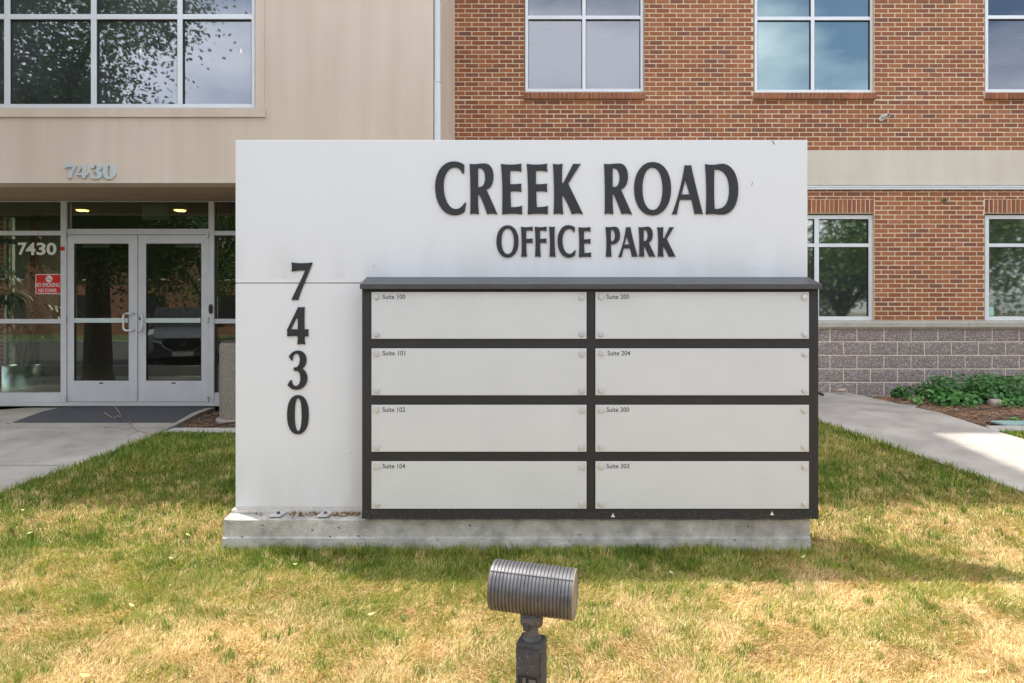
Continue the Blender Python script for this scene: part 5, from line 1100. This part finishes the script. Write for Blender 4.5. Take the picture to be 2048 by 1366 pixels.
# ------------------------------------------------------------------ what stands behind the camera and shows in the glass
asph = mat('asphalt', (.085, .083, .08), .95, noise=(20, .3))
q = MB(); q.box(-60, 60, -16, -.3, -.2, .10); struct(q.build('car_park', asph, None))
q = MB(); q.box(-60, 60, -.3, -.12, -.25, .2); struct(q.build('kerb', M['curb'], None, bevel=.01))
q = MB(); q.box(-60, 60, -16.2, -16, -.2, .13); struct(q.build('kerb', M['curb'], None))
gl_ = mat('verge_grass', (.10, .14, .035), 1, noise=(6, .4)); q = MB(); q.box(-60, 60, -24, -16.2, -.2, .10); q.box(-60, -12.2, -.12, .2, -.2, .06); struct(q.build('verge', gl_, None))
q = MB(); q.box(-12.2, 60, -.12, .22, -.2, -.062); struct(q.build('lawn_edge', gl_, None))
q = MB(); q.add([(-60, .2, .0), (-12, .2, .0), (-12, 8.3, .36), (-60, 8.3, .36)], [(0, 1, 2, 3)]); struct(q.build('side_lawn', gl_, None))
bark = mat('tree_bark', (.10, .075, .055), .95, noise=(12, .4), bump=(25, 1, .02))
tlm = bpy.data.materials.new('tree_leaf'); tlm.use_nodes = True; t = tlm.node_tree; bs = t.nodes['Principled BSDF']; at = t.nodes.new('ShaderNodeAttribute'); at.attribute_name = 'tint'; t.links.new(at.outputs['Color'], bs.inputs['Base Color']); bs.inputs['Roughness'].default_value = .5
tl = t.nodes.new('ShaderNodeBsdfTranslucent'); t.links.new(at.outputs['Color'], tl.inputs[0]); ms = t.nodes.new('ShaderNodeMixShader'); ms.inputs[0].default_value = .3; t.links.new(bs.outputs[0], ms.inputs[1]); t.links.new(tl.outputs[0], ms.inputs[2]); t.links.new(ms.outputs[0], t.nodes['Material Output'].inputs[0])
def tree(x, y, H, rad, base, label, n=16000, tr=.2, lean=0, ls=.085):
    root = empty('shade_tree', (x, y, zf(x, y)), label, 'tree'); z0 = zf(x, y)
    pts = [(x, y, z0-.2+base*1.3*k/6) for k in range(7)]; q = MB(); q.tube(pts, [tr*1.5]+[tr*(1-.07*k) for k in range(1, 7)], 12)
    cs = []
    for i in range(12):
        az = i*2.4+rng.uniform(-.3, .3); rr_ = rad*rng.uniform(.35, .78); zc_ = z0+base+(H-base)*rng.uniform(.08, .85); c = Vector((x+lean+rr_*math.cos(az), y+rr_*math.sin(az), zc_)); cs.append(c)
        b0 = Vector((x, y, z0+base*rng.uniform(.75, 1.2))); q.tube([b0, (b0+c)/2+Vector((0, 0, .3)), c], [tr*.42, tr*.28, .03], 7)
    q.build('trunk', bark, root, smooth=True)
    cs.append(Vector((x+lean, y, z0+H*.86))); cs = np.array([list(c) for c in cs]); k = len(cs)
    # clumps of clumps: sub-centres on each bough, leaves round the sub-centres
    sub = 16; sc_ = cs[nr.randint(0, k, k*sub)] + nr.randn(k*sub, 3)*np.array([rad*.22, rad*.22, (H-base)*.11]); ci = nr.randint(0, k*sub, n)
    d = nr.randn(n, 3); p = sc_[ci] + d*rad*.13; nn = nr.randn(n, 3)+np.array([0, 0, .8]); nn /= np.linalg.norm(nn, axis=1)[:, None]
    sh = nr.rand(k*sub)[ci]; cc = mixc(np.array([.055, .11, .022]), np.array([.17, .27, .05]), np.clip(.6*sh+.4*nr.rand(n), 0, 1))
    leafcloud('crown', root, p, nn, ls*(1+.7*nr.rand(n)), cc, tlm); return root
tree(-8.4, 3.7, 9.0, 2.75, 2.7, 'thick-trunked shade tree on the lawn left of the entry walk', 90000, .30, -.55, .046)
tree(-13.4, .9, 8.4, 3.0, 1.6, 'added tree at the car park corner hiding sky reflected in the entry glass', 30000)  # added to fill the bright sky gap reflected in the left glazing
tree(12.6, -5.5, 7.6, 3.0, 1.6, 'broad shade tree at the near kerb right of the camera', 19000)
tree(18.0, -6.8, 8.4, 3.4, 1.5, 'shade tree by the kerb, second from the near right tree', 19000)
tree(24.0, -6.0, 8.0, 3.2, 1.4, 'shade tree at the right end of the kerb row', 19000)
tree(-16.0, -18.5, 9.5, 3.6, 2.2, 'tree on the far verge in front of the brick offices', 19000)
tree(7.0, -19.5, 9.0, 3.4, 2.0, 'tree on the far verge straight behind the camera', 19000)
tree(-3.6, -20.0, 8.2, 3.2, 2.0, 'smaller tree on the far verge left of centre', 19000)

# brick building across the car park
fb_ = empty('brick_building', (-12, -32, 0), 'low red brick office across the car park', 'building')
q = MB(); q.box(-40, 18, -44, -32, -.2, 6.2); q.build('wall', M['plain'], fb_); q = MB(); q.box(-40.3, 18.3, -44.3, -31.7, 6.2, 6.9); q.build('parapet', M['band'], fb_)
for zz in (1.0, 3.9):
    for i in range(11):
        x0 = -38+i*5.1; wn_ = MB().box(x0, x0+2.6, -31.99, -31.94, zz, zz+1.7).build('window', M['gasket'], fb_); q = MB(); q.box(x0-.08, x0+2.68, -31.96, -31.90, zz-.12, zz-.01); q.box(x0+1.25, x0+1.35, -31.93, -31.90, zz, zz+1.7); q.build('frame', M['alu_white'], wn_)
# utility cabinet seen in the left door
uc = MB().box(-17.9, -16.9, -14.9-2.6, -14.3-2.6, .1, 1.15).build('utility_cabinet', mat('utility_green', (.34, .40, .35), .6), None, bevel=.03); tag(uc, 'pale green utility cabinet on the far verge', 'utility box')

# parked dark SUV facing the entrance
CXX, CYF, CZ0 = -8.80, -.35, .10
car = empty('parked_car', (CXX, CYF-2.2, CZ0), 'dark grey SUV parked nose-in toward the entry doors', 'car')
paint = mat('dark_grey_car_paint', (.12, .115, .125), .28, .5, coat=1); chrome = mat('chrome', (.8, .8, .82), .1, 1); cgl = mat('car_glass', (.015, .017, .02), .06); tyre = mat('tyre_rubber', (.02, .02, .02), .9)
st_ = [(0, .70, .30, .66), (.10, .84, .22, .80), (.35, .90, .20, .92), (.9, .915, .20, 1.02), (1.35, .92, .20, 1.08), (2.6, .92, .20, 1.10), (3.6, .92, .20, 1.12), (4.2, .90, .24, 1.10), (4.5, .80, .34, .98)]
q = MB(); n_ = 10
for yy_, hw, zb_, zt_ in st_:
    pr2 = [(-hw*.86, zb_), (-hw, zb_+.16), (-hw*1.0, zb_+(zt_-zb_)*.6), (-hw*.95, zt_-.06), (-hw*.78, zt_), (hw*.78, zt_), (hw*.95, zt_-.06), (hw*1.0, zb_+(zt_-zb_)*.6), (hw, zb_+.16), (hw*.86, zb_)]
    q.v += [(CXX+a, CYF-yy_, CZ0+z) for a, z in pr2]
for i in range(len(st_)-1):
    for k in range(n_): q.f.append((i*n_+k, i*n_+(k+1) % n_, (i+1)*n_+(k+1) % n_, (i+1)*n_+k)); q.m.append(0)
q.f += [tuple(range(n_)), tuple((len(st_)-1)*n_+k for k in range(n_))[::-1]]; q.m += [0, 0]; body = q.build('body', paint, car, smooth=False, bevel=.03)
gh = [(1.25, .82, 1.06, 1.07), (1.75, .74, 1.06, 1.42), (2.1, .68, 1.06, 1.62), (3.2, .68, 1.06, 1.64), (3.9, .68, 1.06, 1.55), (4.3, .74, 1.06, 1.12)]
q = MB()
for yy_, hw, zb_, zt_ in gh:
    lo = .84; q.v += [(CXX-lo, CYF-yy_, CZ0+zb_), (CXX-hw, CYF-yy_, CZ0+zt_), (CXX+hw, CYF-yy_, CZ0+zt_), (CXX+lo, CYF-yy_, CZ0+zb_)]
for i in range(len(gh)-1):
    for k, mi in ((0, 1), (1, 0 if i >= 2 and i < 4 else 1), (2, 1)): q.f.append((i*4+k, i*4+k+1, (i+1)*4+k+1, (i+1)*4+k)); q.m.append(mi)
q.f += [(0, 1, 2, 3), (20, 23, 22, 21)]; q.m += [1, 1]; q.build('greenhouse', [paint, cgl], car)
MB().prism([(-.42, .78), (-.50, .60), (-.40, .48), (.40, .48), (.50, .60), (.42, .78)], 'y', 0, .05).build('grille', M['gasket'], car)
gr = car.children[-1]; gr.location = (CXX, CYF-.02, CZ0); gr.parent = None; setpar(gr, car)
ch = MB().tube([(CXX+a, CYF+.04, CZ0+z) for a, z in ((-.78, .74), (-.52, .70), (-.44, .56), (-.25, .47), (0, .45), (.25, .47), (.44, .56), (.52, .70), (.78, .74))], .014, 6).build('chrome_wing', chrome, car, smooth=True)
for i in range(5): MB().box(CXX-.40, CXX+.40, CYF+.03, CYF+.045, CZ0+.52+i*.05, CZ0+.532+i*.05).build('grille_bar', M['post'], car)
q = MB(); q.lathe([(.075, 0), (.075, .012), (.062, .012), (.062, .0)], 24, Matrix.Translation((CXX, CYF+.05, CZ0+.66)) @ Matrix.Rotation(R(-90), 4, 'X'), capb=False, capt=False); q.tube([(CXX-.06, CYF+.055, CZ0+.69), (CXX, CYF+.055, CZ0+.64), (CXX+.06, CYF+.055, CZ0+.69)], .008, 6); q.build('badge', chrome, car)
for s_ in (-1, 1):
    MB().prism([(CXX+s_*.50, CZ0+.74), (CXX+s_*.82, CZ0+.80), (CXX+s_*.86, CZ0+.72), (CXX+s_*.56, CZ0+.66)], 'y', CYF-.12, CYF+.0).build('headlight', chrome, car)
    MB().box(CXX+s_*.90, CXX+s_*1.08, CYF-1.75, CYF-1.62, CZ0+1.04, CZ0+1.18).build('mirror', paint, car, bevel=.03)
    for yy_ in (.85, 3.6):
        wh = MB().lathe([(.26, -.11), (.34, -.10), (.35, 0), (.34, .10), (.26, .11)], 28, Matrix.Translation((CXX+s_*.84, CYF-yy_, CZ0+.35)) @ Matrix.Rotation(R(90), 4, 'Y')).build('wheel', tyre, car)
        MB().lathe([(.22, -.115), (.24, 0), (.22, .115)], 20, Matrix.Translation((CXX+s_*.84, CYF-yy_, CZ0+.35)) @ Matrix.Rotation(R(90), 4, 'Y')).build('rim', M['alu'], wh)
MB().box(CXX-.26, CXX+.26, CYF+.03, CYF+.04, CZ0+.33, CZ0+.44).build('number_plate', M['white'], car)
car.rotation_euler.z = R(-26); car.location.x -= .9
print('triangles', sum(sum(len(p.vertices)-2 for p in m_.polygons)for m_ in bpy.data.meshes))
